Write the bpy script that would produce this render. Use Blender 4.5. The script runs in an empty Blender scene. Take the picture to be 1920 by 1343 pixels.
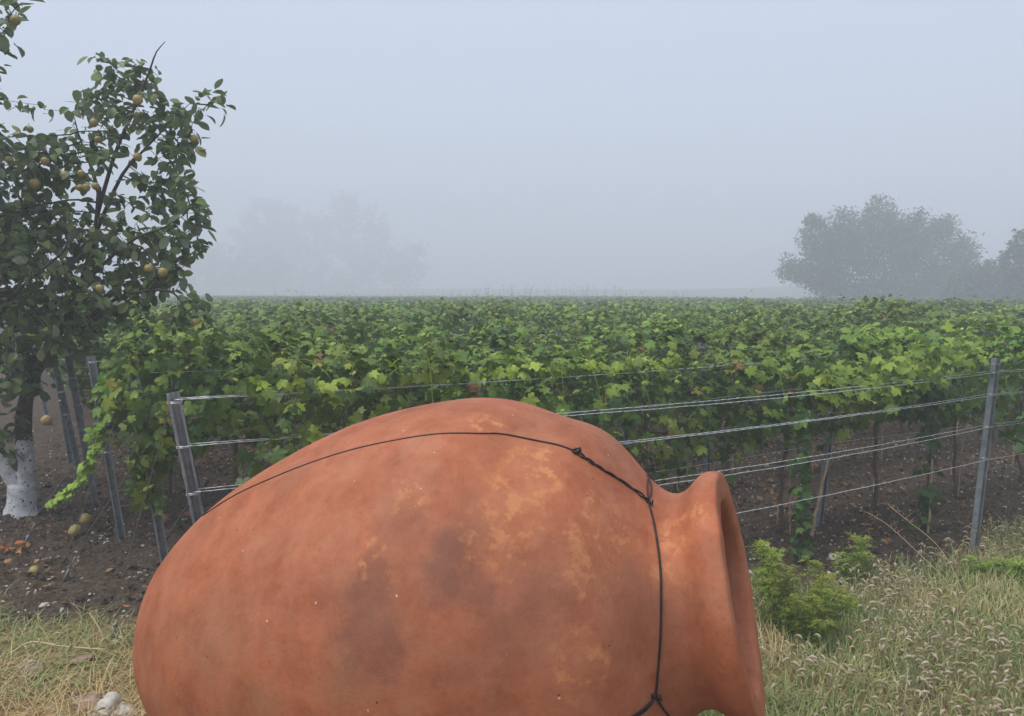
import bpy, math, random
import numpy as np
from mathutils import Matrix, Vector
R_ = math.radians
rng = np.random.default_rng(7)
random.seed(7)
S = bpy.context.scene
COL = S.collection

# ------------------------------------------------------------------ camera, sky, sun, exposure
CAM_H, FPX, PITCH = 2.05, 1440.0, R_(4.82)
cam_d = bpy.data.cameras.new('camera')
cam = bpy.data.objects.new('camera', cam_d)
COL.objects.link(cam)
cam.location = (0, 0, CAM_H)
cam.rotation_euler = (R_(90) - PITCH, 0, 0)
cam_d.sensor_width = 36
cam_d.lens = 36 * FPX / 1920
cam_d.clip_end = 2000
cam_d.clip_start = 0.05
S.camera = cam

SUN_EL, SUN_AZ = R_(64), R_(-118)          # azimuth measured from +Y towards +X
W = bpy.data.worlds.new('World')
S.world = W
W.use_nodes = True
nt = W.node_tree
nt.nodes.clear()
out = nt.nodes.new('ShaderNodeOutputWorld')
sky = nt.nodes.new('ShaderNodeTexSky')
sky.sky_type = 'NISHITA'
sky.sun_disc = False
sky.sun_elevation = SUN_EL
sky.sun_rotation = SUN_AZ
sky.air_density = 1.0
sky.dust_density = 4.0
sky.ozone_density = 2.0
b1 = nt.nodes.new('ShaderNodeBackground')
b1.inputs['Strength'].default_value = 0.06
b2 = nt.nodes.new('ShaderNodeBackground')            # the even white of the fog layer overhead
b2.inputs['Color'].default_value = (0.735, 0.825, 1.0, 1)
b2.inputs['Strength'].default_value = 0.56
ad = nt.nodes.new('ShaderNodeAddShader')
nt.links.new(sky.outputs[0], b1.inputs['Color'])
nt.links.new(b1.outputs[0], ad.inputs[0])
nt.links.new(b2.outputs[0], ad.inputs[1])
nt.links.new(ad.outputs[0], out.inputs['Surface'])

sun_d = bpy.data.lights.new('sun', 'SUN')
sun_d.energy = 3.0
sun_d.angle = R_(45)
sun_d.color = (1.0, 0.975, 0.94)
sun = bpy.data.objects.new('sun', sun_d)
COL.objects.link(sun)
sd = Vector((math.sin(SUN_AZ) * math.cos(SUN_EL), math.cos(SUN_AZ) * math.cos(SUN_EL), math.sin(SUN_EL)))
sun.rotation_euler = sd.to_track_quat('Z', 'Y').to_euler()

S.view_settings.view_transform = 'Standard'
S.view_settings.look = 'None'
S.view_settings.gamma = 1
S.view_settings.exposure = 0.42
S.cycles.volume_bounces = 3
S.cycles.max_bounces = 8
S.cycles.use_denoising = True

# ------------------------------------------------------------------ geometry helpers
def ray(x, y):
    d = np.array([(x - 960) / FPX, 1, -(y - 671.5) / FPX])
    c, s = math.cos(PITCH), math.sin(PITCH)
    return np.array([d[0], d[1] * c + d[2] * s, -d[1] * s + d[2] * c])

def at(x, y, depth):
    r = ray(x, y)
    return np.array([0, 0, CAM_H]) + r * (depth / r[1])

def gnd(x, y, z=0.0):
    r = ray(x, y)
    return np.array([0, 0, CAM_H]) + r * ((z - CAM_H) / r[2])

def pxof(P):
    P = np.asarray(P, float)
    X, Y, Z = P[..., 0], P[..., 1], P[..., 2] - CAM_H
    d = np.maximum(Y * math.cos(PITCH) - Z * math.sin(PITCH), 1e-3)
    u = Z * math.cos(PITCH) + Y * math.sin(PITCH)
    return 960 + FPX * X / d, 671.5 - FPX * u / d

def _hash(ix, iy, seed):
    h = (ix.astype(np.int64) * 374761393 + iy.astype(np.int64) * 668265263 + seed * 974711) & 0xffffffff
    h = ((h ^ (h >> 13)) * 1274126177) & 0xffffffff
    return ((h ^ (h >> 16)) & 0xffff) / 65535.0

def noise2(x, y, seed=0):
    x = np.asarray(x, float); y = np.asarray(y, float)
    ix, iy = np.floor(x), np.floor(y)
    fx, fy = x - ix, y - iy
    fx = fx * fx * (3 - 2 * fx); fy = fy * fy * (3 - 2 * fy)
    a = _hash(ix, iy, seed); b = _hash(ix + 1, iy, seed)
    c = _hash(ix, iy + 1, seed); d = _hash(ix + 1, iy + 1, seed)
    return (a * (1 - fx) + b * fx) * (1 - fy) + (c * (1 - fx) + d * fx) * fy

def fbm(x, y, seed=0, o=4):
    s, a, t = 0, 1, 0
    for k in range(o):
        s = s + a * noise2(x * 2 ** k, y * 2 ** k, seed + k * 17)
        t += a; a *= 0.5
    return s / t

def unit(v):
    return v / np.maximum(np.linalg.norm(v, axis=-1, keepdims=True), 1e-9)

class MB:
    """collects vertices, faces and one float attribute (tint), builds ONE mesh object"""
    def __init__(self):
        self.v, self.f, self.t, self.m, self.n = [], [], [], [], 0
    def add(self, v, faces, tint=0.5, mat=0):
        v = np.asarray(v, np.float32)
        for fc in (faces if isinstance(faces, (list, tuple)) else [faces]):
            fc = np.asarray(fc, np.int64)
            if len(fc):
                self.f.append(fc + self.n); self.m.append(np.full(len(fc), mat, np.int32))
        self.v.append(v)
        self.t.append(np.broadcast_to(np.asarray(tint, np.float32), (len(v),)))
        self.n += len(v)
    def mesh(self, name, mats, smooth=True):
        me = bpy.data.meshes.new(name)
        v = np.concatenate(self.v)
        me.vertices.add(len(v))
        me.vertices.foreach_set('co', v.ravel())
        loops = np.concatenate([f.ravel() for f in self.f]).astype(np.int32)
        tot = np.concatenate([np.full(len(f), f.shape[1], np.int32) for f in self.f])
        me.loops.add(len(loops))
        me.loops.foreach_set('vertex_index', loops)
        me.polygons.add(len(tot))
        st = np.concatenate([[0], np.cumsum(tot)[:-1]]).astype(np.int32)
        me.polygons.foreach_set('loop_start', st)
        me.polygons.foreach_set('loop_total', tot)
        me.polygons.foreach_set('material_index', np.concatenate(self.m))
        me.polygons.foreach_set('use_smooth', np.full(len(tot), bool(smooth)))
        at_ = me.attributes.new('tint', 'FLOAT', 'POINT')
        at_.data.foreach_set('value', np.concatenate(self.t).astype(np.float32))
        me.update(calc_edges=True)
        for m in (mats if isinstance(mats, (list, tuple)) else [mats]):
            me.materials.append(m)
        return me
    def build(self, name, mats, parent=None, smooth=True):
        return link(name, self.mesh(name, mats, smooth), parent)

def link(name, data, parent=None):
    o = bpy.data.objects.new(name, data)
    COL.objects.link(o)
    if parent is not None:
        o.parent = parent
    return o

def tag(o, label=None, cat=None, group=None, kind=None):
    if label: o['label'] = label
    if cat: o['category'] = cat
    if group: o['group'] = group
    if kind: o['kind'] = kind
    return o

def empty(name, loc, rz=0.0):
    o = bpy.data.objects.new(name, None)
    COL.objects.link(o)
    o.location = [float(c) for c in loc]
    o.rotation_euler = (0, 0, rz)
    o.empty_display_size = 0.1
    return o

def tube(path, rad, n=8, cap=True, flare=None):
    p = np.asarray(path, float)
    k = len(p)
    rad = np.broadcast_to(np.asarray(rad, float), (k,))
    t = unit(np.gradient(p, axis=0))
    ref = np.array([0.31, 0.87, 0.38]) if abs(t[0] @ np.array([0.31, 0.87, 0.38])) < 0.9 else np.array([1.0, 0, 0])
    V = []
    nrm = unit(np.cross(t[0], ref))
    ang = np.linspace(0, 2 * np.pi, n, endpoint=False)
    for i in range(k):
        nrm = nrm - t[i] * (nrm @ t[i]); nrm = unit(nrm)
        bi = np.cross(t[i], nrm)
        V.append(p[i] + rad[i] * (np.cos(ang)[:, None] * nrm + np.sin(ang)[:, None] * bi))
    V = np.concatenate(V)
    i = np.arange(k - 1)[:, None] * n; j = np.arange(n)[None]
    q = np.stack([i + j, i + (j + 1) % n, i + n + (j + 1) % n, i + n + j], -1).reshape(-1, 4)
    fs = [q]
    if cap:
        V = np.concatenate([V, p[:1], p[-1:]])
        a = np.arange(n)
        fs.append(np.stack([(a + 1) % n, a, np.full(n, k * n)], -1))
        fs.append(np.stack([a + (k - 1) * n, (a + 1) % n + (k - 1) * n, np.full(n, k * n + 1)], -1))
    return V, fs

def smooth_path(pts, n):
    p = np.asarray(pts, float)
    k = len(p)
    t = np.linspace(0, k - 1, n)
    i = np.clip(np.floor(t).astype(int), 0, k - 2)
    u = (t - i)[:, None]
    P = lambda j: p[np.clip(j, 0, k - 1)]
    a, b, c, d = P(i - 1), P(i), P(i + 1), P(i + 2)
    return 0.5 * (2 * b + (c - a) * u + (2 * a - 5 * b + 4 * c - d) * u ** 2 + (3 * b - a - 3 * c + d) * u ** 3)

def frames(nrm, tip):
    """rotation matrices: local x = side, y = tip, z = normal"""
    z = unit(nrm)
    y = tip - z * (tip * z).sum(-1, keepdims=True)
    y = unit(y)
    x = np.cross(y, z)
    return np.stack([x, y, z], -1)

def scatter(mb, LV, LF, pos, rot, scale, tint, mat=0):
    n, k = len(pos), LV.shape[-2]
    V = np.einsum('nij,nkj->nki', rot, np.broadcast_to(LV, (n, k, 3)) * scale[:, None, None]) + pos[:, None]
    F = (LF[None] + (np.arange(n) * k)[:, None, None]).reshape(-1, LF.shape[1])
    mb.add(V.reshape(-1, 3), F, np.repeat(tint, k), mat)

def rand_dirs(n):
    return unit(rng.normal(size=(n, 3)))

# ------------------------------------------------------------------ materials
def new_mat(name):
    m = bpy.data.materials.new(name)
    m.use_nodes = True
    t = m.node_tree
    return m, t, t.nodes['Principled BSDF'], t.nodes['Material Output']

def N(t, kind, **kw):
    n = t.nodes.new(kind)
    for k, v in kw.items():
        if k in n.inputs:
            n.inputs[k].default_value = v
        else:
            setattr(n, k, v)
    return n

def ramp(t, fac, stops):
    r = t.nodes.new('ShaderNodeValToRGB')
    e = r.color_ramp.elements
    while len(e) < len(stops):
        e.new(0.5)
    for i, (p, c) in enumerate(stops):
        e[i].position = p
        e[i].color = (*c, 1)
    t.links.new(fac, r.inputs[0])
    return r.outputs[0]

def noise(t, scale, detail=4, rough=0.55, vec=None, dist=0.0):
    n = N(t, 'ShaderNodeTexNoise')
    n.inputs['Scale'].default_value = scale
    n.inputs['Detail'].default_value = detail
    n.inputs['Roughness'].default_value = rough
    n.inputs['Distortion'].default_value = dist
    if vec is not None:
        t.links.new(vec, n.inputs['Vector'])
    return n.outputs['Fac']

def math_(t, op, a, b=None, clamp=False):
    n = N(t, 'ShaderNodeMath', operation=op, use_clamp=clamp)
    for i, v in enumerate((a, b)):
        if v is None: continue
        if isinstance(v, (int, float)): n.inputs[i].default_value = v
        else: t.links.new(v, n.inputs[i])
    return n.outputs[0]

def mixc(t, fac, a, b, mode='MIX'):
    n = N(t, 'ShaderNodeMix', data_type='RGBA', blend_type=mode)
    if isinstance(fac, (int, float)): n.inputs[0].default_value = fac
    else: t.links.new(fac, n.inputs[0])
    for i, v in ((6, a), (7, b)):
        if isinstance(v, tuple): n.inputs[i].default_value = (*v, 1)
        else: t.links.new(v, n.inputs[i])
    return n.outputs[2]

def bump(t, bsdf, h, strength, dist=0.01):
    b = N(t, 'ShaderNodeBump')
    b.inputs['Strength'].default_value = strength
    b.inputs['Distance'].default_value = dist
    t.links.new(h, b.inputs['Height'])
    t.links.new(b.outputs[0], bsdf.inputs['Normal'])

def attr(t, name='tint'):
    return N(t, 'ShaderNodeAttribute', attribute_name=name).outputs['Fac']

def coords(t):
    return N(t, 'ShaderNodeTexCoord').outputs['Object']

def leaf_mat(name, stops, back, rough=0.5, trans=0.3, spec=0.35, patch=30):
    m, t, b, o = new_mat(name)
    c = ramp(t, attr(t), stops)
    oi = N(t, 'ShaderNodeObjectInfo')
    hs = N(t, 'ShaderNodeHueSaturation')
    t.links.new(math_(t, 'ADD', math_(t, 'MULTIPLY', oi.outputs['Random'], 0.035), 0.478), hs.inputs['Hue'])
    t.links.new(math_(t, 'ADD', math_(t, 'MULTIPLY', oi.outputs['Random'], 0.5), 0.78), hs.inputs['Value'])
    t.links.new(c, hs.inputs['Color'])
    c = hs.outputs[0]
    nz = noise(t, patch, 3, 0.6, coords(t))
    c = mixc(t, math_(t, 'MULTIPLY', nz, 0.5), c, mixc(t, 1.0, c, (0.62, 0.66, 0.5), 'MULTIPLY'))
    geo = N(t, 'ShaderNodeNewGeometry')
    c2 = mixc(t, 0.55, c, back)
    cc = mixc(t, geo.outputs['Backfacing'], c, c2)
    t.links.new(cc, b.inputs['Base Color'])
    b.inputs['Roughness'].default_value = rough
    b.inputs['Specular IOR Level'].default_value = spec
    tr = N(t, 'ShaderNodeBsdfTranslucent')
    t.links.new(mixc(t, 0.35, cc, (0.2, 0.3, 0.03)), tr.inputs['Color'])
    mx = N(t, 'ShaderNodeMixShader')
    mx.inputs[0].default_value = trans
    t.links.new(b.outputs[0], mx.inputs[1]); t.links.new(tr.outputs[0], mx.inputs[2])
    t.links.new(mx.outputs[0], o.inputs['Surface'])
    return m

def plain(name, c1, c2, scale, rough=0.8, bstr=0.4, bdist=0.005, metal=0.0, detail=5, spec=0.3):
    m, t, b, o = new_mat(name)
    co = coords(t)
    nz = noise(t, scale, detail, 0.6, co)
    t.links.new(mixc(t, math_(t, 'SMOOTH_MIN', math_(t, 'MULTIPLY_ADD', nz, 2.4), 1.0), c1, c2) if False else ramp(t, nz, [(0.3, c1), (0.7, c2)]), b.inputs['Base Color'])
    b.inputs['Roughness'].default_value = rough
    b.inputs['Metallic'].default_value = metal
    b.inputs['Specular IOR Level'].default_value = spec
    bump(t, b, noise(t, scale * 3, 4, 0.6, co), bstr, bdist)
    return m

M = {}
M['vine_leaf'] = leaf_mat('vine_leaf', [(0.0, (0.024, 0.068, 0.022)), (0.25, (0.056, 0.120, 0.022)), (0.5, (0.122, 0.205, 0.028)),
                                        (0.72, (0.21, 0.30, 0.038)), (0.9, (0.32, 0.42, 0.058)), (1.0, (0.230, 0.110, 0.045))], (0.10, 0.16, 0.08), 0.48, 0.20, 0.26)
M['quince_leaf'] = leaf_mat('quince_leaf', [(0.0, (0.020, 0.040, 0.012)), (0.4, (0.052, 0.090, 0.020)), (0.7, (0.130, 0.180, 0.048)),
                                            (0.9, (0.20, 0.25, 0.10)), (1.0, (0.20, 0.15, 0.05))], (0.24, 0.28, 0.22), 0.46, 0.24, 0.3)
M['tree_leaf'] = leaf_mat('tree_leaf', [(0.0, (0.026, 0.044, 0.016)), (0.6, (0.058, 0.086, 0.028)), (1.0, (0.12, 0.13, 0.05))], (0.06, 0.09, 0.05), 0.6, 0.15, 0.2, 3)
M['weed_leaf'] = leaf_mat('weed_leaf', [(0.0, (0.05, 0.14, 0.018)), (0.5, (0.16, 0.30, 0.035)), (1.0, (0.44, 0.46, 0.10))], (0.14, 0.22, 0.07), 0.6, 0.3, 0.25)
M['grass'] = leaf_mat('grass', [(0.0, (0.07, 0.20, 0.03)), (0.3, (0.20, 0.42, 0.07)), (0.48, (0.38, 0.50, 0.15)), (0.6, (0.60, 0.46, 0.20)), (0.86, (0.78, 0.64, 0.40)), (1.0, (0.62, 0.30, 0.10))], (0.44, 0.40, 0.22), 0.7, 0.3, 0.2, 8)
M['seed'] = leaf_mat('seed_head', [(0.0, (0.32, 0.38, 0.15)), (0.5, (0.62, 0.53, 0.33)), (1.0, (0.80, 0.71, 0.53))], (0.56, 0.48, 0.32), 0.8, 0.3, 0.15, 40)
M['litter'] = leaf_mat('dead_leaf', [(0.0, (0.06, 0.035, 0.02)), (0.5, (0.16, 0.09, 0.045)), (0.8, (0.34, 0.22, 0.11)), (1.0, (0.42, 0.16, 0.05))], (0.26, 0.18, 0.11), 0.8, 0.1, 0.15)
M['bark'] = plain('bark', (0.022, 0.018, 0.015), (0.075, 0.06, 0.048), 18, 0.9, 0.8, 0.01)
M['vine_bark'] = plain('vine_bark', (0.045, 0.030, 0.020), (0.15, 0.10, 0.065), 30, 0.9, 0.8, 0.006)
M['cane'] = plain('cane', (0.22, 0.15, 0.09), (0.46, 0.35, 0.22), 12, 0.7, 0.3, 0.003)
M['steel'] = plain('galvanised_steel', (0.16, 0.185, 0.20), (0.30, 0.33, 0.345), 14, 0.5, 0.15, 0.002, 0.35, spec=0.4)
M['wire'] = plain('galvanised_wire', (0.42, 0.44, 0.45), (0.66, 0.68, 0.68), 60, 0.4, 0.1, 0.001, 0.5, spec=0.5)
M['rusty_wire'] = plain('weathered_guy_wire', (0.10, 0.09, 0.085), (0.25, 0.23, 0.21), 40, 0.6, 0.1, 0.001, 0.4)
M['black_wire'] = plain('black_annealed_wire', (0.010, 0.008, 0.008), (0.030, 0.022, 0.020), 60, 0.5, 0.2, 0.001, 0.3)
M['stone'] = plain('stone', (0.30, 0.27, 0.23), (0.58, 0.55, 0.50), 14, 0.85, 0.5, 0.006)
M['brown_stone'] = plain('brown_stone', (0.17, 0.11, 0.08), (0.36, 0.26, 0.20), 14, 0.85, 0.5, 0.006)

# quince skin
m, t, b, o = new_mat('quince_skin')
co = coords(t)
t.links.new(mixc(t, math_(t, 'MULTIPLY', noise(t, 28, 5, 0.7, co), 0.9), ramp(t, attr(t), [(0, (0.19, 0.22, 0.06)), (0.6, (0.36, 0.29, 0.06)), (1, (0.36, 0.19, 0.05))]), (0.22, 0.16, 0.06)), b.inputs['Base Color'])
b.inputs['Roughness'].default_value = 0.5
M['quince'] = m

# whitewashed trunk
m, t, b, o = new_mat('whitewashed_trunk')
co = coords(t)
sx = N(t, 'ShaderNodeSeparateXYZ'); t.links.new(co, sx.inputs[0])
nz = noise(t, 9, 5, 0.6, co)
hz = math_(t, 'ADD', sx.outputs[2], math_(t, 'MULTIPLY', math_(t, 'SUBTRACT', nz, 0.5), 0.34))
up = math_(t, 'LESS_THAN', hz, 0.71)
lo = math_(t, 'GREATER_THAN', hz, 0.045)
wh = math_(t, 'MULTIPLY', up, lo)
chip = math_(t, 'LESS_THAN', noise(t, 26, 4, 0.65, co), 0.62)
wh = math_(t, 'MULTIPLY', wh, chip)
barkc = ramp(t, noise(t, 20, 5, 0.6, co), [(0.3, (0.02, 0.016, 0.013)), (0.7, (0.075, 0.06, 0.05))])
whc = ramp(t, noise(t, 12, 5, 0.65, co), [(0.3, (0.34, 0.33, 0.33)), (0.62, (0.64, 0.64, 0.65))])
t.links.new(mixc(t, wh, barkc, whc), b.inputs['Base Color'])
b.inputs['Roughness'].default_value = 0.9
bump(t, b, noise(t, 34, 5, 0.65, co), 0.9, 0.012)
M['trunk'] = m

# soil
m, t, b, o = new_mat('soil')
co = coords(t)
n1 = noise(t, 2.2, 6, 0.62, co)
n2 = noise(t, 34, 6, 0.7, co)
c = ramp(t, n2, [(0.28, (0.024, 0.018, 0.012)), (0.5, (0.082, 0.062, 0.045)), (0.72, (0.19, 0.148, 0.11))])
c = mixc(t, math_(t, 'MULTIPLY', n1, 0.7), c, mixc(t, 1.0, c, (0.75, 0.68, 0.6), 'MULTIPLY'))
vo = N(t, 'ShaderNodeTexVoronoi'); vo.inputs['Scale'].default_value = 22
t.links.new(co, vo.inputs['Vector'])
cs = N(t, 'ShaderNodeSeparateColor'); t.links.new(vo.outputs['Color'], cs.inputs[0])
fleck = math_(t, 'MULTIPLY', math_(t, 'LESS_THAN', vo.outputs['Distance'], 0.26), math_(t, 'GREATER_THAN', cs.outputs[0], 0.80))
c = mixc(t, fleck, c, ramp(t, cs.outputs[1], [(0.0, (0.10, 0.06, 0.035)), (0.6, (0.24, 0.19, 0.14)), (1.0, (0.42, 0.39, 0.35))]))
dry = ramp(t, noise(t, 16, 5, 0.7, co), [(0.3, (0.08, 0.06, 0.025)), (0.5, (0.26, 0.175, 0.075)), (0.7, (0.46, 0.31, 0.16))])
c = mixc(t, attr(t), c, dry)
t.links.new(c, b.inputs['Base Color'])
b.inputs['Roughness'].default_value = 0.95
b.inputs['Specular IOR Level'].default_value = 0.2
bump(t, b, n2, 1.0, 0.03)
M['soil'] = m

# ------------------------------------------------------------------ ground
DR = np.array([0.87, 0.494]); DR = DR / np.linalg.norm(DR)       # direction the vine rows run
NR = np.array([-DR[1], DR[0]])                                   # across the rows, away from the camera
P0 = np.array([-1.58, 4.11])                                     # foot of the end post of the second row
ROWS = [-1.05, 0.10, 1.48, 2.73, 4.00, 5.20, 6.45] + [6.45 + 1.27 * k for k in range(1, 84)]

def grass_edge(x):
    return np.interp(x, [-9, -3.6, -2.7, -1.9, -1.2, 1.0, 1.9, 2.5, 3.1, 3.8, 5.5, 9], [4.1, 4.75, 4.66, 4.42, 4.35, 4.6, 5.05, 5.35, 5.55, 6.0, 6.9, 8.8])

def grassy(x, y):
    e = grass_edge(x) + (fbm(x * 2.3, y * 2.3, 5, 3) - 0.5) * 0.9
    return np.clip((e - y) / 0.35 + 0.5, 0, 1)

def hsmooth(x, y):
    x = np.asarray(x, float); y = np.asarray(y, float)
    far = np.clip(y - 112, 0, 140)
    h = 0.00020 * far ** 2 * (0.55 + 0.9 * noise2(x / 55.0, y / 80.0, 77))
    off = (x - P0[0]) * NR[0] + (y - P0[1]) * NR[1]
    return h + 0.03 * (fbm(x * 0.22, y * 0.22, 3, 2) - 0.5) * np.clip((y - 6) / 4, 0, 1)

def grow_axis(lo, hi, step, mn, mx, f=1.10):
    a = list(np.arange(lo, hi + 1e-6, step))
    s = step
    while a[-1] < mx:
        s = min(s * f, 8); a.append(min(a[-1] + s, mx))
    s = step; pre = []
    c = lo
    while c > mn:
        s = min(s * f, 8); c = max(c - s, mn); pre.append(c)
    return np.array(pre[::-1] + a)

gx = grow_axis(-6.2, 7.0, 0.035, -295, 295)
gy = grow_axis(2.2, 11.5, 0.035, -38, 312)
GX, GY = np.meshgrid(gx, gy)
g = grassy(GX, GY)
near = np.clip(1 - (GY - 10) / 10, 0.25, 1)
clod = (fbm(GX * 5, GY * 5, 11, 4) - 0.5) * 0.085 + np.maximum(fbm(GX * 14, GY * 14, 23, 3) - 0.52, 0) * 0.16
GZ = hsmooth(GX, GY) + clod * (1 - 0.6 * g) * np.where(GY > 20, 0.4, 1) - 0.01
ny, nx = GX.shape
ii = (np.arange(ny - 1)[:, None] * nx + np.arange(nx - 1)[None])
mb = MB()
farfield = np.clip((GY - 108) / 6, 0, 1) * 0.3
mb.add(np.stack([GX, GY, GZ], -1).reshape(-1, 3), np.stack([ii, ii + 1, ii + 1 + nx, ii + nx], -1).reshape(-1, 4), np.maximum(g * 0.92, farfield).ravel())
tag(mb.build('ground', M['soil']), 'dark tilled vineyard soil turning to dry grass in front', 'ground', kind='structure')

def gz(x, y):
    return float(hsmooth(x, y))

# ------------------------------------------------------------------ the clay wine jar
def jar_profile():
    SF = np.array([0, .03, .1, .2, .33, .47, .6, .71, .79, .85, .9, .955, .98, 1.0])
    r = np.array([0, 0.345, 0.5060, 0.6381, 0.7499, 0.8273, 0.8410, 0.7930, 0.6953, 0.5973, 0.4210, 0.3760, 0.4221, 0.4204]) * 0.968
    tx = np.sqrt(SF); n = len(tx); h = np.diff(tx)
    A = np.zeros((n, n)); bb = np.zeros(n); A[0, 0] = A[-1, -1] = 1
    for i in range(1, n - 1):
        A[i, i - 1] = h[i - 1]; A[i, i] = 2 * (h[i - 1] + h[i]); A[i, i + 1] = h[i]
        bb[i] = 6 * ((r[i + 1] - r[i]) / h[i] - (r[i] - r[i - 1]) / h[i - 1])
    Mm = np.linalg.solve(A, bb)
    tt = np.linspace(0, 1, 301); s = tt ** 2
    k = np.clip(np.searchsorted(tx, tt, side='right') - 1, 0, n - 2)
    a = tx[k + 1] - tt; c = tt - tx[k]; hh = h[k]
    rr = (Mm[k] * a ** 3 + Mm[k + 1] * c ** 3) / (6 * hh) + (r[k] / hh - Mm[k] * hh / 6) * a + (r[k + 1] / hh - Mm[k + 1] * hh / 6) * c
    return s, np.maximum(rr, 0)

JS, JR = jar_profile()
JL = 2.4164 * 0.968
yaw, tilt = R_(18.264), R_(12.216)
JA = np.array([math.cos(tilt) * math.cos(yaw), -math.cos(tilt) * math.sin(yaw), math.sin(tilt)])
JU = np.array([math.sin(yaw), math.cos(yaw), 0.0])
JW = np.cross(JA, JU)
JO = np.array([0.7854 * 0.968, 2.58 * 0.968, 2.05 - 0.968 * (2.05 - 1.0173)])
JM = np.stack([JU, JW, JA], -1)                       # local -> world

def jar_hit(px, py):
    """local (axial z, angle) where the sight line through a pixel meets the jar (or passes closest)"""
    r = ray(px, py)
    T = np.linspace(1.2, 4.2, 3000)
    P = np.array([0, 0, CAM_H]) + T[:, None] * r
    L = (P - JO) @ JM
    rad = np.hypot(L[:, 0], L[:, 1])
    sp = 1 + L[:, 2] / JL
    gap = np.where((sp < 0) | (sp > 1), 9, rad - np.interp(sp, JS, JR))
    hit = np.where(gap < 0)[0]
    i = hit[0] if len(hit) else gap.argmin()
    return L[i, 2], math.atan2(L[i, 1], L[i, 0])

def jar_local(z, ph, lift=0.0):
    r = np.interp(1 + z / JL, JS, JR) + lift
    return np.stack([r * np.cos(ph), r * np.sin(ph), np.broadcast_to(z, np.shape(ph))], -1)

def spot(px, py):
    z, ph = jar_hit(px, py)
    return tuple(float(c) for c in jar_local(z, ph))

m, t, b, o = new_mat('terracotta')
co = coords(t)
sx = N(t, 'ShaderNodeSeparateXYZ'); t.links.new(co, sx.inputs[0])
big = noise(t, 1.6, 5, 0.55, co)
mid = noise(t, 7, 6, 0.6, co)
fine = noise(t, 130, 4, 0.7, co)
stretch = N(t, 'ShaderNodeMapping'); stretch.inputs['Scale'].default_value = (4.0, 4.0, 18.0)
t.links.new(co, stretch.inputs[0])
bands = noise(t, 1.0, 4, 0.6, stretch.outputs[0])
c = ramp(t, big, [(0.3, (0.310, 0.098, 0.042)), (0.5, (0.400, 0.126, 0.056)), (0.72, (0.355, 0.128, 0.068))])
c = mixc(t, ramp(t, mid, [(0.38, (0, 0, 0)), (0.66, (1, 1, 1))]), c, mixc(t, 1.0, c, (0.74, 0.66, 0.58), 'MULTIPLY'))
grit = noise(t, 42, 8, 0.75, co)
c = mixc(t, math_(t, 'MULTIPLY', ramp(t, grit, [(0.42, (0, 0, 0)), (0.62, (1, 1, 1))]), 0.55), c, mixc(t, 1.0, c, (1.18, 1.22, 1.15), 'MULTIPLY'))
c = mixc(t, math_(t, 'MULTIPLY', ramp(t, grit, [(0.30, (1, 1, 1)), (0.44, (0, 0, 0))]), 0.55), c, mixc(t, 1.0, c, (0.68, 0.60, 0.55), 'MULTIPLY'))
c = mixc(t, math_(t, 'MULTIPLY', math_(t, 'SUBTRACT', bands, 0.46, True), 0.9), c, (0.36, 0.165, 0.085))
def blob(points, soft, nscale, namp):
    """mask from 0 to 1 round a set of spots on the clay, its edge broken up"""
    tot = None
    nn = N(t, 'ShaderNodeTexNoise'); nn.inputs['Scale'].default_value = nscale; nn.inputs['Detail'].default_value = 6; nn.inputs['Roughness'].default_value = 0.65
    t.links.new(co, nn.inputs['Vector'])
    for (p, rad) in points:
        d = N(t, 'ShaderNodeVectorMath', operation='DISTANCE')
        t.links.new(co, d.inputs[0]); d.inputs[1].default_value = p
        v = math_(t, 'DIVIDE', d.outputs['Value'], rad)
        v = math_(t, 'ADD', v, math_(t, 'MULTIPLY', math_(t, 'SUBTRACT', nn.outputs['Fac'], 0.5), namp))
        v = math_(t, 'DIVIDE', math_(t, 'SUBTRACT', 1.0, v), soft, True)
        tot = v if tot is None else math_(t, 'MAXIMUM', tot, v)
    return tot
dust = noise(t, 4.5, 7, 0.7, co, 0.6)
c = mixc(t, math_(t, 'MULTIPLY', math_(t, 'SUBTRACT', dust, 0.50, True), 2.2, True), c, (0.40, 0.185, 0.105))
flake = blob([(spot(x, y), r * .95) for x, y, r in [(1000, 880, .12), (960, 960, .13), (1130, 960, .11), (1165, 1010, .08), (910, 790, .09), (770, 930, .10), (1110, 1050, .14),
                                              (930, 1010, .13), (1270, 1010, .10), (1260, 1090, .08), (700, 1040, .08), (1080, 1230, .12), (1310, 960, .07)]], 0.45, 9, 2.6)
fl2 = N(t, 'ShaderNodeTexNoise'); fl2.inputs['Scale'].default_value = 17; fl2.inputs['Detail'].default_value = 9; fl2.inputs['Roughness'].default_value = 0.7
t.links.new(co, fl2.inputs['Vector'])
speck = math_(t, 'MULTIPLY', math_(t, 'SUBTRACT', fl2.outputs['Fac'], 0.50, True), 13.0, True)
flake = math_(t, 'ADD', math_(t, 'MULTIPLY', flake, math_(t, 'ADD', math_(t, 'MULTIPLY', speck, 0.85), 0.15)), math_(t, 'MULTIPLY', math_(t, 'SUBTRACT', fl2.outputs['Fac'], 0.60, True), 2.5, True), True)
c = mixc(t, math_(t, 'MULTIPLY', flake, 0.82), c, (0.53, 0.215, 0.082))
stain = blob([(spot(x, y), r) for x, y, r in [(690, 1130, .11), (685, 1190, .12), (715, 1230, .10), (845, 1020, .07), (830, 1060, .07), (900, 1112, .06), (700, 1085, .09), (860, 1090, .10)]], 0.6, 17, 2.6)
c = mixc(t, math_(t, 'MULTIPLY', stain, 0.45), c, (0.125, 0.054, 0.038))
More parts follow.
